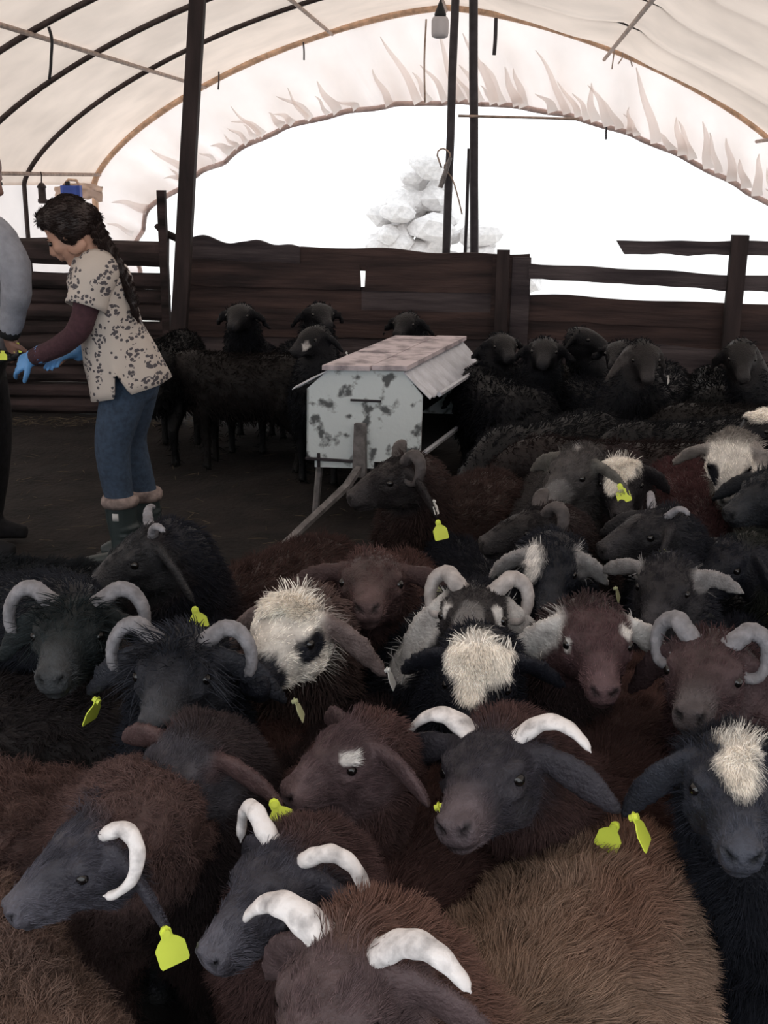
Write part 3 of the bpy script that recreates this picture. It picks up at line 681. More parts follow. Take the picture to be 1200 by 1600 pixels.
# ------------------------------------------------------------------ the flock: where each sheep stands and how it looks
FLOCK = [
    dict(at=(0.21, 1.36), head=(-0.056, 0.99, 0.8), a=36.0, s=0.921, bw=1.0, lab='brown sheep with pale sweeping horns and shaggy sunlit tan back', hc=(0.095, 0.066, 0.068), hr=6, wool2=(0.25, 0.125, 0.09), ha=28, p=24, horn='sweep', hcol='white', wool=(0.26, 0.175, 0.13), neck=(0.14, 0.078, 0.062), near=0, hl=0.034),
    dict(at=(0.02, 1.6), head=(-0.149, 1.222, 0.78), a=34.0, s=0.902, bw=1.0, lab='dark-faced sheep with white drooping horns under the tan-backed sheep', hc=(0.05, 0.048, 0.06), ha=42, p=24, hs=0.87, horn='hook', hcol='white', wool=(0.08, 0.044, 0.04), near=0),
    dict(at=(-0.69, 1.76), head=(-0.402, 1.26, 0.8), a=-80.0, s=0.921, bw=1.0, lab='black-headed sheep with one white hooked horn and large square yellow tag', hc=(0.05, 0.048, 0.06), wool2=(0.13, 0.085, 0.08), ha=56, p=26, hs=0.8, hside=(1,), ear=(-0.05, 0.42, -0.9), horn='hook2', hcol='white', wool=(0.115, 0.068, 0.06), near=0, tags=[(1, 'y', 'cam', 0.75)], curly=1),
    dict(at=(-0.499, 1.18), head=None, a=-38.0, s=0.95, bw=1.0, lab='tan-brown curly fleeced back below the black-headed hooked-horn sheep', hc=(0.05, 0.048, 0.06), wool2=(0.16, 0.11, 0.1), wool=(0.19, 0.125, 0.1), near=0, curly=1),
    dict(at=(-0.157, 1.844), head=(-0.313, 1.468, 0.8), a=31.4, s=0.902, bw=0.82, lab='hornless grey-black sheep with brown ear carrying a yellow tag', hc=(0.062, 0.058, 0.068), ear=(-0.05, 0.85, -0.15), hs=0.88, ha=35, p=28, horn=None, wool=(0.034, 0.023, 0.023), ecol=(0.09, 0.055, 0.055), near=0, tags=[(1, 'y', 'cam', 0.72)]),
    dict(at=(-0.163, 1.889), head=(-0.069, 1.541, 0.8), a=-6.1, s=0.874, bw=0.82, lab='hornless brown sheep with a white spot above its eye', hc=(0.08, 0.053, 0.056), hs=0.86, ear=(-0.1, 0.9, -0.22), ha=58, p=22, horn=None, wool=(0.08, 0.044, 0.04), near=0, tags=[(1, 'y', 'edge', 0.9)], pat=[((0.62, 0.6, 0.58), 0.075, 0.062, 0.034, 0.022, 0.022, 0.014)]),
    dict(at=(0.01, 2.659), head=(-0.025, 2.209, 0.84), a=7.8, s=0.95, bw=0.82, lab='reddish-brown hornless sheep facing forward with muzzle raised and thick chest', hc=(0.06, 0.036, 0.036), ha=3, p=2, horn=None, wool=(0.08, 0.044, 0.04), near=1, ear=(-0.15, 0.9, -0.25), tags=[(-1, 'w', 'edge', 0.8), (1, 'c', 'cam', 0.3)]),
    dict(at=(0.43, 1.99), head=(0.15, 1.493, 0.8), a=30.0, s=0.95, bw=1.0, lab='black-faced sheep with straight white horns and greyish muzzle', hc=(0.04, 0.037, 0.046), ear2=(-0.1, 1.0, -0.12), hr=9, ear=(-0.05, 0.85, -0.42), ha=24, p=8, horn='sweep', hcol='white', wool=(0.08, 0.044, 0.04), muz=(0.12, 0.095, 0.105), near=0, tags=[(-1, 'y', 'edge', 0.9), (1, 'y', 'edge', 1.0)]),
    dict(at=(0.412, 2.334), head=(0.395, 1.895, 0.84), a=21.9, s=0.902, bw=0.82, lab='maroon-faced hornless sheep with two white drooping ears', hc=(0.066, 0.038, 0.041), ha=3, p=20, horn=None, wool=(0.034, 0.023, 0.023), ecol=(0.62, 0.6, 0.58), near=1, pat=[((0.62, 0.6, 0.58), 0.07, 0.055, 0.03, 0.02, 0.02, 0.014), ((0.62, 0.6, 0.58), 0.085, -0.062, 0.01, 0.014, 0.014, 0.02)]),
    dict(at=(0.242, 2.228), head=(0.166, 1.792, 0.8), a=20.9, s=0.855, bw=0.82, lab='black sheep with fluffy white crown under the curl-horned ram', hc=(0.013, 0.014, 0.02), ha=10, p=44, horn=None, wool=(0.013, 0.014, 0.02), near=1, pat=[((0.76, 0.72, 0.66), 0.005, 0, 0.075, 0.085, 0.085, 0.075), ((0.76, 0.72, 0.66), 0.08, -0.01, 0.055, 0.06, 0.028, 0.05)], hl=0.032),
    dict(at=(0.138, 2.456), head=(0.174, 2.022, 0.84), a=14.0, s=0.95, bw=0.82, lab='black ram with tight curled pale horns and white drooping ears', hc=(0.02, 0.018, 0.02), ha=12, p=4, horn='curl', hcol='pale', wool=(0.013, 0.014, 0.02), ecol=(0.62, 0.6, 0.58), muz=(0.15, 0.13, 0.13), near=1, ear=(0.05, 0.62, -0.75), tags=[(-1, 'w', 'edge', 0.9)], pat=[((0.62, 0.6, 0.58), 0.09, 0.052, 0.02, 0.016, 0.012, 0.03), ((0.62, 0.6, 0.58), 0.09, -0.052, 0.02, 0.016, 0.01, 0.03), ((0.17, 0.165, 0.165), 0.16, 0, 0.03, 0.08, 0.03, 0.03), ((0.17, 0.165, 0.165), -0.02, 0, 0.075, 0.03, 0.07, 0.03)]),
    dict(at=(-0.163, 2.51), head=(-0.187, 1.906, 0.84), a=6.5, s=0.95, bw=0.82, lab='white-headed sheep with black eye patch and black muzzle', hc=(0.76, 0.72, 0.66), ha=22, p=18, horn=None, wool=(0.07, 0.045, 0.042), neck=(0.09, 0.06, 0.055), ecol=(0.17, 0.13, 0.125), near=1, tags=[(1, 'w', 'edge', 0.75)], pat=[((0.76, 0.72, 0.66), -0.01, 0, 0.07, 0.065, 0.08, 0.06), ((0.013, 0.014, 0.02), 0.085, 0.068, -0.005, 0.045, 0.035, 0.04), ((0.013, 0.014, 0.02), 0.085, -0.072, -0.02, 0.035, 0.03, 0.035), ((0.013, 0.014, 0.02), 0.23, 0, -0.02, 0.085, 0.07, 0.07)], hl=0.04),
    dict(at=(-0.394, 2.146), head=(-0.356, 1.735, 0.84), a=-6.1, s=0.95, bw=0.82, lab='shaggy black ram with ringed grey horns and pale-edged tags in both ears', hc=(0.026, 0.028, 0.036), ha=4, p=14, horn='crescent', hcol='grey', wool=(0.013, 0.014, 0.02), muz=(0.055, 0.058, 0.068), near=1, shag=1, ear=(-0.1, 0.8, -0.5), tags=[(-1, 'y', 'edge', 0.9), (1, 'c', 'edge', 0.9)]),
    dict(at=(-1.246, 2.666), head=(-0.58, 1.908, 0.84), a=-70.3, s=0.95, bw=0.82, lab='shaggy black ram with the widest ringed grey horns, no ear tag visible', hc=(0.017, 0.022, 0.024), ha=0, p=14, horn='crescent', hcol='grey', wool=(0.013, 0.014, 0.02), muz=(0.05, 0.055, 0.06), near=1, shag=1, big=1.04),
    dict(at=(-0.86, 2.11), head=None, a=95.0, s=0.95, bw=1.0, lab='dark brown back between the wide-horned ram and the curly reddish fleece', hc=(0.013, 0.014, 0.02), wool=(0.022, 0.018, 0.019), near=1),
    dict(at=(-0.359, 2.848), head=(-0.588, 2.469, 0.8), a=33.9, s=0.95, bw=1.0, lab='black sheep in front of the green boots with large yellow tag', hc=(0.03, 0.03, 0.033), ha=72, p=32, horn='stub', hcol='grey', wool=(0.042, 0.024, 0.022), neck=(0.013, 0.014, 0.02), near=1, tags=[(1, 'y', 'cam', 1.0)]),
    dict(at=(0.34, 2.939), head=(0.387, 2.444, 0.78), a=-23.9, s=0.902, bw=0.82, lab='black sheep with a white streak beside its eye and white ears', hc=(0.012, 0.014, 0.02), ear=(-0.1, 0.68, -0.66), hs=0.94, ha=6, p=34, horn=None, wool=(0.013, 0.014, 0.02), ecol=(0.35, 0.34, 0.34), near=1, pat=[((0.62, 0.6, 0.58), 0.06, -0.045, 0.05, 0.075, 0.022, 0.04), ((0.62, 0.6, 0.58), -0.01, 0.03, 0.06, 0.02, 0.03, 0.02)], tags=[(1, 'c', 'edge', 0.95)]),
    dict(at=(0.872, 2.128), head=(0.566, 1.814, 0.82), a=41.8, s=0.95, bw=0.82, lab='chocolate-brown ram with curled grey horns and long brown ear', hc=(0.066, 0.042, 0.045), ha=24, p=10, horn='curl', hcol='grey', wool=(0.045, 0.024, 0.025), muz=(0.1, 0.085, 0.088), near=1, ear=(-0.3, 0.6, -0.75)),
    dict(at=(0.836, 1.736), head=(0.519, 1.453, 0.8), a=47.5, s=0.921, bw=0.82, lab='black sheep with white forehead and yellow tag beside the shaggy tan back', hc=(0.03, 0.033, 0.045), ha=10, p=14, horn=None, wool=(0.012, 0.013, 0.018), near=0, ear=(-0.05, 0.66, -0.72), pat=[((0.76, 0.72, 0.66), -0.005, 0.006, 0.075, 0.05, 0.05, 0.05), ((0.76, 0.72, 0.66), 0.06, 0, 0.06, 0.06, 0.026, 0.05)], tags=[(-1, 'y', 'cam', 1.0)], hl=0.034),
    dict(at=(0.888, 2.583), head=(0.623, 2.347, 0.78), a=51.2, s=0.902, bw=0.82, lab='black hornless sheep with pale ears above the maroon-faced sheep', hc=(0.022, 0.021, 0.025), ha=24, p=26, horn=None, wool=(0.013, 0.014, 0.02), ecol=(0.3, 0.29, 0.29), near=1, ear=(-0.35, 0.75, -0.3), hs=0.94),
    dict(at=(1.345, 2.478), head=(0.858, 2.702, 0.72), a=107.6, s=0.902, bw=0.82, lab='black sheep with one yellow tag behind the pale-eared black sheep', hc=(0.013, 0.014, 0.02), ear=(0.4, 0.85, -0.05), ha=60, p=30, horn=None, wool=(0.016, 0.018, 0.014), near=1, tags=[(1, 'y', 'cam', 1.0)]),
    dict(at=(0.971, 2.965), head=(0.649, 2.721, 0.8), a=55.1, s=0.902, bw=1.0, lab='black sheep in profile with small horn and two yellow tags', hc=(0.022, 0.021, 0.024), ear=(0.7, 0.65, -0.1), ha=72, p=18, horn='stub', hcol='grey', wool=(0.013, 0.014, 0.02), near=1, tags=[(1, 'y', 'cam', 0.45), (1, 'y', 'cam', 1.0)]),
    dict(at=(0.583, 3.689), head=(0.55, 3.283, 0.8), a=9.8, s=0.95, bw=0.82, lab='grey speckled sheep with pale poll and tagged grey ear', hc=(0.065, 0.06, 0.06), ear=(0.1, 0.9, -0.3), ha=48, p=34, horn=None, wool=(0.05, 0.045, 0.045), ecol=(0.13, 0.125, 0.115), near=1, pat=[((0.62, 0.6, 0.58), -0.03, 0, 0.07, 0.05, 0.05, 0.03), ((0.17, 0.165, 0.165), 0.18, 0.02, 0.0, 0.06, 0.04, 0.05)], tags=[(1, 'y', 'cam', 0.55)]),
    dict(at=(0.804, 3.707), head=(0.711, 3.254, 0.78), a=9.8, s=0.95, bw=0.82, lab='black sheep with broad cream blaze beside the grey speckled sheep', hc=(0.016, 0.014, 0.016), ha=6, p=36, horn=None, wool=(0.034, 0.023, 0.023), near=1, pat=[((0.76, 0.72, 0.66), 0.02, 0, 0.07, 0.06, 0.08, 0.05), ((0.76, 0.72, 0.66), 0.1, -0.02, 0.05, 0.06, 0.03, 0.04)]),
    dict(at=(1.085, 3.829), head=None, a=9.7, s=0.95, bw=1.0, lab='rounded reddish-brown back beside the cream-blazed sheep', hc=(0.034, 0.023, 0.023), wool=(0.055, 0.024, 0.026), near=1),
    dict(at=(1.468, 3.707), head=(1.08, 3.406, 0.8), a=50.3, s=0.95, bw=0.82, lab='sheep with a bare white crown lowering its head', hc=(0.76, 0.72, 0.66), ha=12, p=48, horn=None, wool=(0.05, 0.04, 0.036), ecol=(0.3, 0.27, 0.25), near=1, pat=[((0.013, 0.014, 0.02), 0.13, 0.055, -0.01, 0.07, 0.03, 0.05), ((0.013, 0.014, 0.02), 0.13, -0.055, -0.01, 0.07, 0.03, 0.05)]),
    dict(at=(1.516, 3.401), head=(1.076, 3.107, 0.8), a=57.9, s=0.95, bw=0.82, lab='blue-black sheep with yellow tag in front of the white-crowned sheep', hc=(0.012, 0.014, 0.018), ear=(0.55, 0.75, -0.2), ha=62, p=22, horn=None, wool=(0.01, 0.012, 0.016), near=1, tags=[(1, 'y', 'cam', 1.0)]),
    dict(at=(0.712, 3.134), head=(0.361, 2.806, 0.78), a=50.3, s=0.902, bw=1.0, lab='dark ram in profile with tightly curled brown horn', hc=(0.016, 0.014, 0.015), ha=80, p=18, horn='curl', hcol='dark', wool=(0.034, 0.023, 0.023), near=1),
    dict(at=(0.228, 3.643), head=(-0.001, 3.217, 0.8), a=29.8, s=0.95, bw=1.0, lab='brown-backed ram with curled horn and yellow tag beside the feeder', hc=(0.02, 0.017, 0.018), ha=74, p=24, horn='curl', hcol='dark', wool=(0.04, 0.024, 0.022), near=1, tags=[(1, 'y', 'cam', 1.0), (1, 'w', 'edge', 0.55)]),
    dict(at=(-0.938, 2.371), head=None, a=91.1, s=0.95, bw=1.0, lab='brown back beside the wide-horned black ram', hc=(0.034, 0.023, 0.023), wool=(0.06, 0.04, 0.034), near=1),
    dict(at=(-0.983, 2.867), head=None, a=100.0, s=0.95, bw=1.0, lab='black back in front of the two people', hc=(0.013, 0.014, 0.02), wool=(0.012, 0.014, 0.017), near=1),
    dict(at=(-0.832, 6.462), head=None, a=95.0, s=0.997, bw=1.0, lab='big dark sheep side-on between the printed-tunic person and the feeder', hc=(0.004, 0.004, 0.006), wool=(0.0084, 0.0066, 0.0066), near=2),
    dict(at=(-0.853, 6.962), head=(-0.845, 6.37, 0.9), a=-0.4, s=0.95, bw=1.0, lab='black sheep head behind the big dark sheep next to the timber post', hc=(0.004, 0.004, 0.006), ha=10, p=20, wool=(0.006, 0.007, 0.01), near=2),
    dict(at=(-0.313, 6.266), head=(-0.416, 5.901, 0.84), a=18.1, s=0.95, bw=1.0, lab='black sheep with a pale nose mark and tag behind the big dark sheep', hc=(0.004, 0.004, 0.006), ha=40, p=25, wool=(0.006, 0.007, 0.01), near=2, pat=[((0.62, 0.6, 0.58), 0.16, 0.04, 0.0, 0.03, 0.02, 0.02)], tags=[(1, 'w', 'edge', 0.8)]),
    dict(at=(-0.486, 6.923), head=(-0.364, 6.487, 0.9), a=-15.7, s=0.95, bw=1.0, lab='black sheep head against the fence boards between timber post and feeder', hc=(0.004, 0.004, 0.006), ha=-20, p=20, wool=(0.006, 0.007, 0.01), near=2),
    dict(at=(0.273, 7.081), head=(0.099, 6.659, 0.83), a=24.6, s=0.95, bw=1.0, lab='black sheep head peeping over the lid of the feeder', hc=(0.004, 0.004, 0.006), ha=20, p=20, wool=(0.006, 0.007, 0.01), near=2),
    dict(at=(0.603, 5.763), head=None, a=162.5, s=0.997, bw=1.0, lab='black rump directly beside the open side of the feeder', hc=(0.004, 0.004, 0.006), wool=(0.0048, 0.0054, 0.0078), near=2),
    dict(at=(1.194, 6.486), head=None, a=45.0, s=0.95, bw=1.0, lab='dark brown back under the upright board in the plank fence', hc=(0.004, 0.004, 0.006), wool=(0.0096, 0.0078, 0.0078), near=2),
    dict(at=(1.417, 6.336), head=(1.107, 6.046, 0.84), a=45.1, s=0.95, bw=1.0, lab='black sheep head turned sideways against the fence below the rails', hc=(0.004, 0.004, 0.006), ha=-60, p=20, wool=(0.006, 0.007, 0.01), near=2, tags=[(1, 'w', 'cam', 0.7)]),
    dict(at=(1.113, 5.726), head=(1.235, 5.304, 0.84), a=-7.0, s=0.95, bw=1.0, lab='dark sheep facing forward with long ears tipped by pale tags', hc=(0.016, 0.014, 0.015), ha=0, p=40, wool=(0.006, 0.007, 0.01), ecol=(0.06, 0.055, 0.055), near=2, ear=(0, 0.45, -0.9), tags=[(-1, 'w', 'edge', 0.95), (1, 'w', 'edge', 0.95)]),
    dict(at=(1.806, 6.078), head=None, a=189.9, s=0.95, bw=1.0, lab='shaggy black rump between two dark sheep facing forward', hc=(0.004, 0.004, 0.006), wool=(0.0048, 0.006, 0.0078), near=2),
    dict(at=(2.047, 5.69), head=(1.715, 5.384, 0.84), a=43.6, s=0.95, bw=1.0, lab='dark sheep facing forward under the fence post with rails', hc=(0.013, 0.012, 0.013), ha=5, p=40, wool=(0.006, 0.007, 0.01), near=2, ear=(0, 0.45, -0.9), tags=[(1, 'w', 'edge', 0.95)]),
    dict(at=(0.816, 6.166), head=(0.802, 5.688, 0.82), a=1.4, s=0.95, bw=0.82, lab='black sheep head in front of the upright fence boards', hc=(0.004, 0.004, 0.006), ha=10, p=20, wool=(0.006, 0.007, 0.01), near=2),
    dict(at=(0.608, 6.458), head=(0.646, 6.065, 0.79), a=2.8, s=0.95, bw=0.82, lab='black sheep head beside the far end of the feeder awning', hc=(0.004, 0.004, 0.006), ha=-10, p=20, wool=(0.006, 0.007, 0.01), near=2),
    dict(at=(1.46, 5.908), head=(1.165, 5.633, 0.82), a=25.2, s=0.95, bw=0.82, lab='black sheep head half hidden by the dark sheep with pale-tipped ears', hc=(0.004, 0.004, 0.006), ha=20, p=20, wool=(0.006, 0.007, 0.01), near=2),
    dict(at=(-1.321, 6.793), head=None, a=185.0, s=1.045, bw=1.0, lab='black sheep behind the person in the printed tunic', hc=(0.004, 0.004, 0.006), wool=(0.0054, 0.006, 0.0072), near=2),
    dict(at=(1.71, 5.24), head=None, a=86.9, s=0.95, bw=1.0, lab='dark back in front of the forward-facing sheep under the fence post', hc=(0.004, 0.004, 0.006), wool=(0.0084, 0.0072, 0.0072), near=2),
    dict(at=(1.78, 4.236), head=(1.369, 4.079, 0.78), a=69.2, s=0.95, bw=1.0, lab='black sheep with a thin white crown behind the bare white-crowned sheep', hc=(0.004, 0.004, 0.006), ha=60, p=25, wool=(0.006, 0.007, 0.01), near=2, pat=[((0.76, 0.72, 0.66), 0.005, 0, 0.075, 0.085, 0.085, 0.075)]),
    dict(at=(0.933, 4.44), head=None, a=96.0, s=0.95, bw=1.0, lab='low dark brown back behind the grey speckled sheep', hc=(0.004, 0.004, 0.006), wool=(0.0132, 0.0084, 0.0084), near=2),
    dict(at=(0.737, 4.85), head=None, a=48.1, s=0.95, bw=1.0, lab='black back between the feeder and the low dark brown back', hc=(0.004, 0.004, 0.006), wool=(0.006, 0.0066, 0.0084), near=2),
    dict(at=(1.364, 4.86), head=None, a=73.4, s=0.95, bw=1.0, lab='black back in front of the shaggy black rump', hc=(0.004, 0.004, 0.006), wool=(0.006, 0.0066, 0.0084), near=2),
]
M_coat = mat('sheep_coat', (1, 1, 1), .5, 0, 40, .5, 160, color2=(.62, .60, .60), attr=True, spec=.22)
def hair_mat():
    m = bpy.data.materials.new('sheep_wool'); m.use_nodes = True; nt = m.node_tree; N = nt.nodes; L = nt.links; bs = N['Principled BSDF']
    at = N.new('ShaderNodeAttribute'); at.attribute_name = 'Col'; hi = N.new('ShaderNodeHairInfo')
    mr = N.new('ShaderNodeMapRange'); mr.inputs[3].default_value = .6; mr.inputs[4].default_value = 1.35; L.new(hi.outputs['Random'], mr.inputs[0])
    mx = N.new('ShaderNodeVectorMath'); mx.operation = 'SCALE'; L.new(at.outputs['Color'], mx.inputs[0]); L.new(mr.outputs[0], mx.inputs['Scale'])
    L.new(mx.outputs[0], bs.inputs['Base Color']); bs.inputs['Roughness'].default_value = .75; bs.inputs['Specular IOR Level'].default_value = .10
    return m
M_wool = hair_mat()
M_horn = {'white': mat('white_horn', (.80, .76, .75), .5, 0, 30, .4, 60, color2=(.30, .28, .28), thr=(.30, .52), detail=9),
          'pale': mat('pale_horn', (.36, .33, .32), .55, .3, 40, .4, 60),
          'grey': mat('grey_ringed_horn', (.20, .195, .21), .55, .3, 45, .5, 70),
          'dark': mat('dark_horn', (.060, .052, .052), .55, .35, 40, .5, 70)}
M_tags = {'y': M_tag, 'w': mat('white_tag', (.70, .70, .68), .45, .05, 12), 'c': mat('pale_lime_tag', (.58, .60, .36), .45, .05, 12)}

def strands(name, me, prob, count, length, flow, rad, col, parent, curl=0.0, seed=0, clump=28.0, normal=1.0, tang=False):
    """fleece: strands rooted on the surface where prob > 0; flow = preferred lie of the hair per vertex"""
    g = np.random.default_rng(seed); co = get_co(me); no = get_no(me)
    me.calc_loop_triangles(); tri = np.empty(len(me.loop_triangles) * 3, np.int32); me.loop_triangles.foreach_get('vertices', tri); tri = tri.reshape(-1, 3)
    a, b, c = co[tri[:, 0]], co[tri[:, 1]], co[tri[:, 2]]
    w = np.linalg.norm(np.cross(b - a, c - a), axis=1) * prob[tri].mean(1)
    if w.sum() <= 0: return None
    t = tri[g.choice(len(tri), count, p=w / w.sum())]
    r = g.random((count, 2)); sw = r.sum(1) > 1; r[sw] = 1 - r[sw]; bc = np.stack([1 - r.sum(1), r[:, 0], r[:, 1]], 1)
    mixv = lambda x: (x[t] * bc[:, :, None]).sum(1)
    p = mixv(co); n = mixv(no); n /= np.linalg.norm(n, axis=1)[:, None] + 1e-9; fl = mixv(flow); cl = mixv(col); fl = fl - n * (fl * n).sum(1)[:, None] if tang else fl; L = (length[t] * bc).sum(1)
    tuft = np.stack([vnoise(p, clump, 11.3 + k * 17) - .5 for k in range(3)], 1)
    d = n * normal + fl + tuft * (1.1 + curl * 1.4) + g.normal(size=(count, 3)) * .18
    d /= np.linalg.norm(d, axis=1)[:, None]
    L = L * (.65 + .6 * g.random(count)) * (.75 + .6 * vnoise(p, clump * .8, 3.0))
    K = 5; P = np.empty((count, K, 3)); bend = (fl * .5 + tuft * 1.2 - np.array([0, 0, .35])) * (.15 if tang else 1)
    ph = g.random(count) * 6.28; e1 = np.cross(d, n + .01); e1 /= np.linalg.norm(e1, axis=1)[:, None] + 1e-9; e2 = np.cross(d, e1)
    for k in range(K):
        u = k / (K - 1)
        off = d * (L * u)[:, None] + bend * (L * u * u * .45)[:, None]
        if curl: off += (e1 * np.cos(ph + u * 6)[:, None] + e2 * np.sin(ph + u * 6)[:, None]) * (L * .18 * curl * u)[:, None]
        P[:, k] = p + off - n * .002 * (k == 0)
    hc = bpy.data.hair_curves.new(name); hc.add_curves([K] * count)
    hc.attributes['position'].data.foreach_set('vector', P.astype(np.float32).ravel()) if 'position' in hc.attributes else hc.points.foreach_set('position', P.astype(np.float32).ravel())
    ra = hc.attributes.get('radius') or hc.attributes.new('radius', 'FLOAT', 'POINT')
    ra.data.foreach_set('value', np.tile(np.array([1, 1, .9, .7, .3], np.float32) * rad, count))
    ca = hc.attributes.new('Col', 'FLOAT_COLOR', 'CURVE')
    ca.data.foreach_set('color', np.concatenate([cl, np.ones((count, 1))], 1).astype(np.float32).ravel())
    hc.materials.append(M_wool)
    o = bpy.data.objects.new(name, hc); COL.objects.link(o); o.parent = parent; o['kind'] = 'stuff'
    return o

HORNS = {  # (forward, outward, up) through which each horn runs, radius at root and tip, number of rings
 'curl': ([(.01, .02, .02), (-.003, .050, .048), (-.022, .078, .066), (-.028, .108, .048), (-.014, .118, .012), (.012, .106, -.020), (.030, .082, -.018), (.036, .070, .002), (.036, .080, .016)], .0245, .008, 26),
 'crescent': ([(.01, .025, .018), (.0, .058, .040), (-.012, .090, .058), (-.012, .120, .050), (.0, .142, .018), (.014, .144, -.018), (.024, .132, -.036)], .0215, .012, 24),
 'sweep': ([(.01, .025, .018), (.0, .055, .042), (-.006, .088, .058), (-.004, .120, .054), (.004, .146, .036), (.010, .160, .018)], .0255, .006, 5),
 'hook': ([(.01, .025, .018), (.0, .055, .044), (-.016, .092, .058), (-.022, .126, .042), (-.012, .148, .002), (.008, .150, -.036)], .0195, .008, 6),
 'hook2': ([(.01, .025, .018), (.0, .055, .044), (-.022, .088, .050), (-.018, .118, .026), (.014, .126, -.010), (.050, .106, -.030), (.070, .086, -.032)], .0185, .008, 6),
 'stub': ([(.01, .02, .02), (.0, .050, .044), (-.012, .070, .060), (-.022, .090, .060), (-.028, .104, .046)], .016, .006, 8),
}
def tag_mesh():
    P = [(-.021, -.055), (.021, -.055), (.0235, -.05), (.0235, -.022), (.016, -.012), (.009, -.006), (.009, .006), (.004, .012), (-.004, .012), (-.009, .006), (-.009, -.006), (-.016, -.012), (-.0235, -.022), (-.0235, -.05)]
    mb = slab(MB(), [(x, 0, z) for x, z in P], np.array([0, .0022, 0])); mb.tube([(0, -.006, .003), (0, .010, .003)], .006, 8)
    return mb.mesh('ear_tag')
TAGM = {}
for k in 'ywc':
    TAGM[k] = tag_mesh(); TAGM[k].materials.append(M_tags[k])
EYEM = MB().ell((0, 0, 0), (1, 1, 1), None, 12, 8).mesh('eye'); EYEM.materials.append(M_eye); EYEM.polygons.foreach_set('use_smooth', [True] * len(EYEM.polygons))

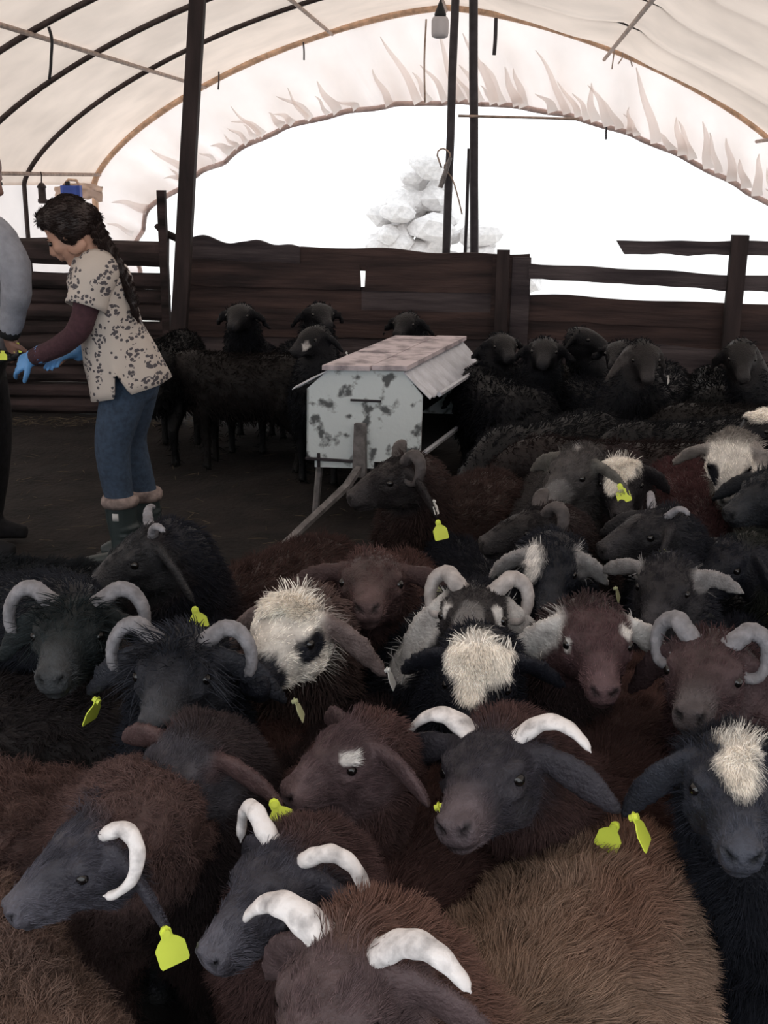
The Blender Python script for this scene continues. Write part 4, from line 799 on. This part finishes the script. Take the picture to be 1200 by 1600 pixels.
def make_sheep(idx, at, head, a, s, bw, lab, hc, wool, near, ha=None, p=30, horn=None, hcol='grey', neck=None, tags=(), pat=(), ecol=None, muz=None,
               ear=(-.12, .72, -.62), shag=0, big=1.0, hl=.030, curly=0, hs=1.0, wool2=None, hr=0.0, hside=(-1, 1), ear2=None):
    sh = s * hs
    ar = math.radians(a); d = np.array([-math.sin(ar), -math.cos(ar)]); rz = math.atan2(d[1], d[0])
    root = empty('sheep', (at[0], at[1], 0), rz); prop(root, lab, 'sheep', 'sheep flock penned in the tunnel barn')
    Rl = np.array([[math.cos(rz), math.sin(rz), 0], [-math.sin(rz), math.cos(rz), 0], [0, 0, 1]])     # world direction -> sheep frame
    har = ar if ha is None else math.radians(ha); pr = math.radians(p if head is not None else 42)
    h = Rl @ np.array([-math.sin(har) * math.cos(pr), -math.cos(har) * math.cos(pr), -math.sin(pr)])
    u = np.array([0, 0, 1.0]); u = nrm(u - h * (u @ h)); w = np.cross(u, h); rr0 = math.radians(hr); w, u = w * math.cos(rr0) + u * math.sin(rr0), u * math.cos(rr0) - w * math.sin(rr0)
    FHD = Rl @ (np.array(head) - np.array([at[0], at[1], 0])) if head is not None else np.array([.56 * s, 0, .46 * s])
    k = s * big if head is not None else s
    O = FHD - h * .080 * sh - u * .012 * sh                       # back of the skull, on the head's axis
    Hd = lambda f, o_, up: O + (h * (f if f < .08 else .08 + (f - .08) * .78) + w * o_ + u * up) * sh
    rot = np.stack([h, w, u], 1)
    mb = MB(); N = 16
    def ring(c, e1, e2, r1, r2, sq=1.0): return [c + e1 * r1 * math.copysign(abs(math.cos(q)) ** sq, math.cos(q)) + e2 * r2 * math.copysign(abs(math.sin(q)) ** sq, math.sin(q)) for q in np.linspace(0, 2 * math.pi, N + 1)[:-1]]
    Y, Z = np.array([0, 1.0, 0]), np.array([0, 0, 1.0])
    # trunk
    mb.loft([ring(np.array([x, 0, z]) * s, Y * s * bw, Z * s, hw, hh, .9) for x, z, hw, hh in
             ((-.455, .50, .04, .06), (-.43, .50, .115, .135), (-.35, .495, .165, .178), (-.20, .478, .182, .192), (0, .465, .188, .200), (.14, .470, .175, .198), (.25, .490, .15, .178), (.33, .51, .105, .13), (.375, .515, .045, .06))])
    # neck
    A = np.array([.20, 0, .50]) * s; P1 = A + np.array([.13, 0, .11]) * s; P3 = O + h * .03 * sh - u * .015 * sh; P2 = O - h * .085 * s - u * .02 * s
    bz = lambda t: A * (1 - t) ** 3 + P1 * 3 * t * (1 - t) ** 2 + P2 * 3 * t * t * (1 - t) + P3 * t ** 3
    NK = [bz(t) for t in np.linspace(0, 1, 9)]; mb.tube(NK, [r * s for r in (.150, .148, .138, .125, .112, .100, .090, .080 * hs, .066 * hs)], 14)
    # head: skull, tapering Roman-nosed face, jaw
    st = ((-.035, .035, .020, .045), (-.015, .058, .046, .068), (.02, .070, .058, .084), (.06, .071, .060, .092), (.095, .058, .057, .088), (.13, .045, .053, .074), (.165, .037, .047, .060), (.20, .034, .038, .050), (.228, .035, .029, .044), (.246, .031, .019, .034), (.256, .020, .008, .018))
    rings = []
    for f, hw, tp, bt in st:
        rg = []
        for q in np.linspace(0, 2 * math.pi, N + 1)[:-1]:
            cc, ss = math.cos(q), math.sin(q); rg.append(Hd(f, hw * math.copysign(abs(cc) ** .85, cc), (tp if ss > 0 else bt) * math.copysign(abs(ss) ** .9, ss) - .008))
        rings.append(rg)
    mb.loft(rings)
    for s_ in (-1, 1):
        mb.ell(Hd(.066, s_ * .054, .022), [r * sh for r in (.030, .018, .014)], rot, 10, 7); mb.ell(Hd(.082, s_ * .058, -.012), [r * sh for r in (.030, .014, .012)], rot, 10, 7); mb.ell(Hd(.05, s_ * .045, -.065), [r * sh for r in (.05, .022, .034)], rot, 10, 7)
        mb.ell(Hd(.236, s_ * .020, .006), [r * sh for r in (.018, .016, .014)], rot, 10, 7)
    mb.ell(Hd(.218, 0, -.044), [r * sh for r in (.022, .024, .011)], rot, 10, 7)
    EAR = {}
    for s_ in (-1, 1):
        e = nrm(np.array(ear2 if ear2 is not None and s_ < 0 else ear) * np.array([1, s_, 1])); sag = np.array([.0, 0, -.30])
        ew = h * e[0] + w * e[1] + u * e[2]; b0 = Hd(.012, s_ * .064, .014); pts = [b0 + (ew * t + sag * t * t * .9) * .152 * sh for t in (-.1, .12, .3, .5, .7, .88, 1.0)]
        ref = nrm(np.cross(ew, h * .9 + u * .2))
        mb.tube(pts, [(a_ * sh, b_ * sh) for a_, b_ in ((.015, .013), (.021, .012), (.029, .011), (.032, .010), (.028, .009), (.018, .009), (.007, .006))], 12, ref=ref); EAR[s_] = pts
    # legs and fat tail
    for s_ in (-1, 1):
        mb.tube([np.array(q) * s for q in ((.20, s_ * .10 * bw, .45), (.21, s_ * .105 * bw, .34), (.205, s_ * .10 * bw, .23), (.20, s_ * .10 * bw, .12), (.20, s_ * .10 * bw, .05), (.205, s_ * .10 * bw, .0))], [r * s for r in (.07, .055, .034, .024, .025, .032)], 10)
        mb.tube([np.array(q) * s for q in ((-.28, s_ * .11 * bw, .46), (-.25, s_ * .115 * bw, .36), (-.33, s_ * .11 * bw, .25), (-.365, s_ * .11 * bw, .21), (-.345, s_ * .11 * bw, .11), (-.335, s_ * .11 * bw, .05), (-.325, s_ * .11 * bw, .0))], [r * s for r in (.095, .08, .042, .034, .024, .025, .032)], 10)
    mb.tube([np.array(q) * s for q in ((-.40, 0, .57), (-.47, 0, .53), (-.50, 0, .44), (-.495, 0, .35), (-.48, 0, .30))], [(.05 * s, .06 * s), (.06 * s, .10 * s), (.06 * s, .115 * s), (.05 * s, .09 * s), (.02 * s, .03 * s)], 12, ref=(1, 0, 0))
    vox = (.0078, .0105, .0165)[near] * s
    me = remesh(mb.mesh('body'), vox, (3, 3, 2)[near])
    co = get_co(me); q = (co - O) @ rot / sh; q[:, 0] = np.where(q[:, 0] < .08, q[:, 0], .08 + (q[:, 0] - .08) / .78); f_, o_, p_ = q[:, 0], q[:, 1], q[:, 2]
    ax_r = np.sqrt(o_ ** 2 + (p_ + .015) ** 2)
    hm = sstep(-.03, .03, f_) * (1 - sstep(.105, .135, ax_r)) * (1 - sstep(.27, .30, f_))
    em = np.zeros(len(co))
    for s_ in (-1, 1):
        Pp = np.array(EAR[s_][1:]); dd = np.sqrt(((co[:, None] - Pp[None]) ** 2).sum(2)).min(1); em = np.maximum(em, (1 - sstep(.035 * s, .05 * s, dd)) * sstep(.055, .08, np.abs(o_)))
    hm = np.maximum(hm, em); nd = np.sqrt(((co[:, None] - np.array(NK)[None, 2:]) ** 2).sum(2)).min(1)
    nm = (1 - sstep(.10 * s, .17 * s, nd)) * (1 - hm)
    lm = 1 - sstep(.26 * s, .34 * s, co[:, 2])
    # nostrils, mouth line and eye sockets are pressed into the face
    if near < 2:
        no = get_no(me); push = np.zeros(len(co))
        for s_ in (-1, 1):
            dd = np.sqrt(((f_ - .246) / 1.5) ** 2 + ((o_ - s_ * (.016 + .8 * np.maximum(0, p_))) * 1.1) ** 2 + ((p_ - .003) * .75) ** 2); push += .011 * (1 - sstep(.004, .014, dd))
        mline = (1 - sstep(.002, .008, np.abs(p_ + .034 + .10 * np.maximum(0, .23 - f_)))) * sstep(.175, .195, f_); push += .004 * mline
        co2 = co - no * (push * s)[:, None]; me.vertices.foreach_set('co', co2.astype(np.float32).ravel()); me.update()
    # colours of fleece, face, ears, patches
    v = lambda c: np.array(c)[None, :]
    n1 = vnoise(co, 9 / s, idx * 3.1); n2 = vnoise(co, 40 / s, idx * 1.7)
    col = v(wool) * (.75 + .5 * n1)[:, None]
    if wool2 is not None:
        k2 = sstep(.35, .65, vnoise(co, 3.2 / s, 5.5)); col = col * (1 - k2[:, None]) + v(wool2) * (.75 + .5 * n1)[:, None] * k2[:, None]
    if neck is not None: col = col * (1 - nm[:, None]) + v(neck) * nm[:, None]
    else: col = col * (1 - .35 * nm[:, None]) + v(np.array(wool) * .6 + np.array(hc) * .4) * .35 * nm[:, None]
    fc = v(hc) * (.8 + .4 * n2)[:, None]; mz = np.array(muz) if muz is not None else np.minimum(np.array(hc) * 1.7 + .012, .3)
    mm = sstep(.13, .21, f_); fc = fc * (1 - mm[:, None]) + v(mz) * mm[:, None]
    if near < 2:
        dk = np.clip(push / .006, 0, 1); fc = fc * (1 - .85 * dk[:, None])
    col = col * (1 - hm[:, None]) + fc * hm[:, None]
    ec = np.array(ecol) if ecol is not None else np.array(hc) * 1.15
    col = col * (1 - em[:, None]) + v(ec) * em[:, None]
    tuftm = np.zeros(len(co))
    for c, cf, cw, cu, rf, rw, ru in pat:
        dd = np.sqrt(((f_ - cf) / rf) ** 2 + ((o_ - cw) / rw) ** 2 + ((p_ - cu) / ru) ** 2) + (n2 - .5) * .5
        m = 1 - sstep(.85, 1.1, dd); col = col * (1 - m[:, None]) + v(c) * m[:, None]
        if max(rf, rw) > .05 and c[0] > .3: tuftm = np.maximum(tuftm, m)
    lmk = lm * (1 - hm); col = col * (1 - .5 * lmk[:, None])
    hoof = 1 - sstep(.03 * s, .045 * s, co[:, 2]); col = col * (1 - hoof[:, None]) + .012 * hoof[:, None]
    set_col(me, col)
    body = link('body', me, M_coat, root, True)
    for s_ in (-1, 1):
        e = link('eye', EYEM, None, root); e.location = Hd(.080, s_ * .0605, .006); e.scale = (.0115 * sh,) * 3
    if horn:
        pts, r0, r1, nr = HORNS[horn]; HS = {'curl': .88, 'crescent': .90}.get(horn, 1.0)
        for s_ in hside:
            pp = spline([Hd(*( np.array(x) * np.array([1, s_, 1]) * (1 if i < 2 else HS * big))) for i, x in enumerate(pts)], 44)
            rr = []
            for i in range(44):
                t = i / 43; r = (r0 * (1 - t ** 1.15) + r1 * t ** 1.15) * sh * big
                if t > .93: r *= max(.25, (1 - t) / .07)
                rr.append((r * (1 + .055 * math.sin(t * nr * 6.28)), r * (.62 if horn == 'sweep' else .78) * (1 + .055 * math.sin(t * nr * 6.28))))
            MB().tube(pp, rr, 12, ref=h).build('horn', M_horn[hcol], root, True)
    for (s_, c, facing, fr) in tags:
        Pp = EAR[s_]; i = min(int(fr * 5) + 1, 5); t_ = fr * 5 + 1 - i; c0 = Pp[i] * (1 - t_) + Pp[min(i + 1, 6)] * t_ if i < 6 else Pp[6]
        e = nrm(Pp[6] - Pp[2]); down = nrm(e * .6 + np.array([0, 0, -1.0]) * .6)
        tocam = nrm(Rl @ (np.array([0, 0, CAMH]) - np.array([at[0], at[1], .7]))); side = np.cross(tocam, down)
        nn = tocam if facing == 'cam' else nrm(side * .92 + tocam * .38)
        zz = -down; yy = nrm(nn - zz * (nn @ zz)) * -1; xx = np.cross(yy, zz)
        o = link('ear_tag', TAGM[c], None, root)
        off = -yy * .020 * s + (-zz) * .012
        M4 = Matrix(((xx[0], yy[0], zz[0], 0), (xx[1], yy[1], zz[1], 0), (xx[2], yy[2], zz[2], 0), (0, 0, 0, 1))); M4.translation = Vector(c0 + off); o.matrix_local = M4
        o.scale = (.92 * s,) * 3 if c == 'y' else (.7 * s,) * 3
    # fleece
    back = np.zeros_like(co); back[:, 0] = -.55; back[:, 2] = -.35
    fleece = np.clip(1 - hm - .8 * lm, 0, 1); fleece = np.maximum(fleece, shag * hm * (1 - sstep(.05, .11, f_)) * (1 - em) * sstep(-.05, .0, p_))
    flow = back * (1 - hm[:, None]) + (h * (.6 if shag else -.3))[None] * hm[:, None]
    ln = np.full(len(co), hl * s) * (1 - .35 * nm) * (1 - .25 * hm * (1 - shag)) * (1 + .5 * shag * hm) 
    cnt = (85000, 24000, 5000)[near]; rad = (.00044, .00085, .0019)[near]
    strands('fleece', me, fleece, cnt, ln, flow, rad, col, root, curly, idx, clump=(34 if not curly else 46) / s)
    if tuftm.max() > .5:
        strands('crown_tuft', me, tuftm ** 2 * hm, (12000, 9000, 2500)[near], np.full(len(co), hl * .55 * s), np.tile(h * .7 - np.array([0, 0, .25]), (len(co), 1)), (.0005, .0007, .0016)[near], np.clip(col * 1.25, 0, .95), root, 0, idx + 900, clump=26 / s, normal=.75)
    if near < 2:
        fp = hm * (1 - np.clip(tuftm, 0, 1)) * (1 - sstep(.20, .235, f_)); eyed = np.min([np.sqrt(((q - np.array([.080, s_ * .064, .006])) ** 2).sum(1)) for s_ in (-1, 1)], axis=0); fp *= sstep(.015, .022, eyed)
        strands('face_hair', me, fp, (14000, 5000)[near], .010 * s * (1 - .72 * em), np.tile(-h * 1.2 - np.array([0, 0, .2]), (len(co), 1)), rad * .75, col * 1.15, root, 0, idx + 500, clump=60 / s, normal=.45)
    return root
for _o, _d in HAIRS:                     # loose strands over the woman's hair
    _n = len(_o.data.vertices); _c = np.tile(np.array([[.020, .013, .012]]), (_n, 1))
    strands('hair_strands', _o.data, np.ones(_n), 6000, np.full(_n, .018), np.tile(_d * 2.2, (_n, 1)), .0009, _c, woman, 0, 77, clump=30, normal=.10, tang=True)
for _i, _f in enumerate(FLOCK): make_sheep(_i, **_f)
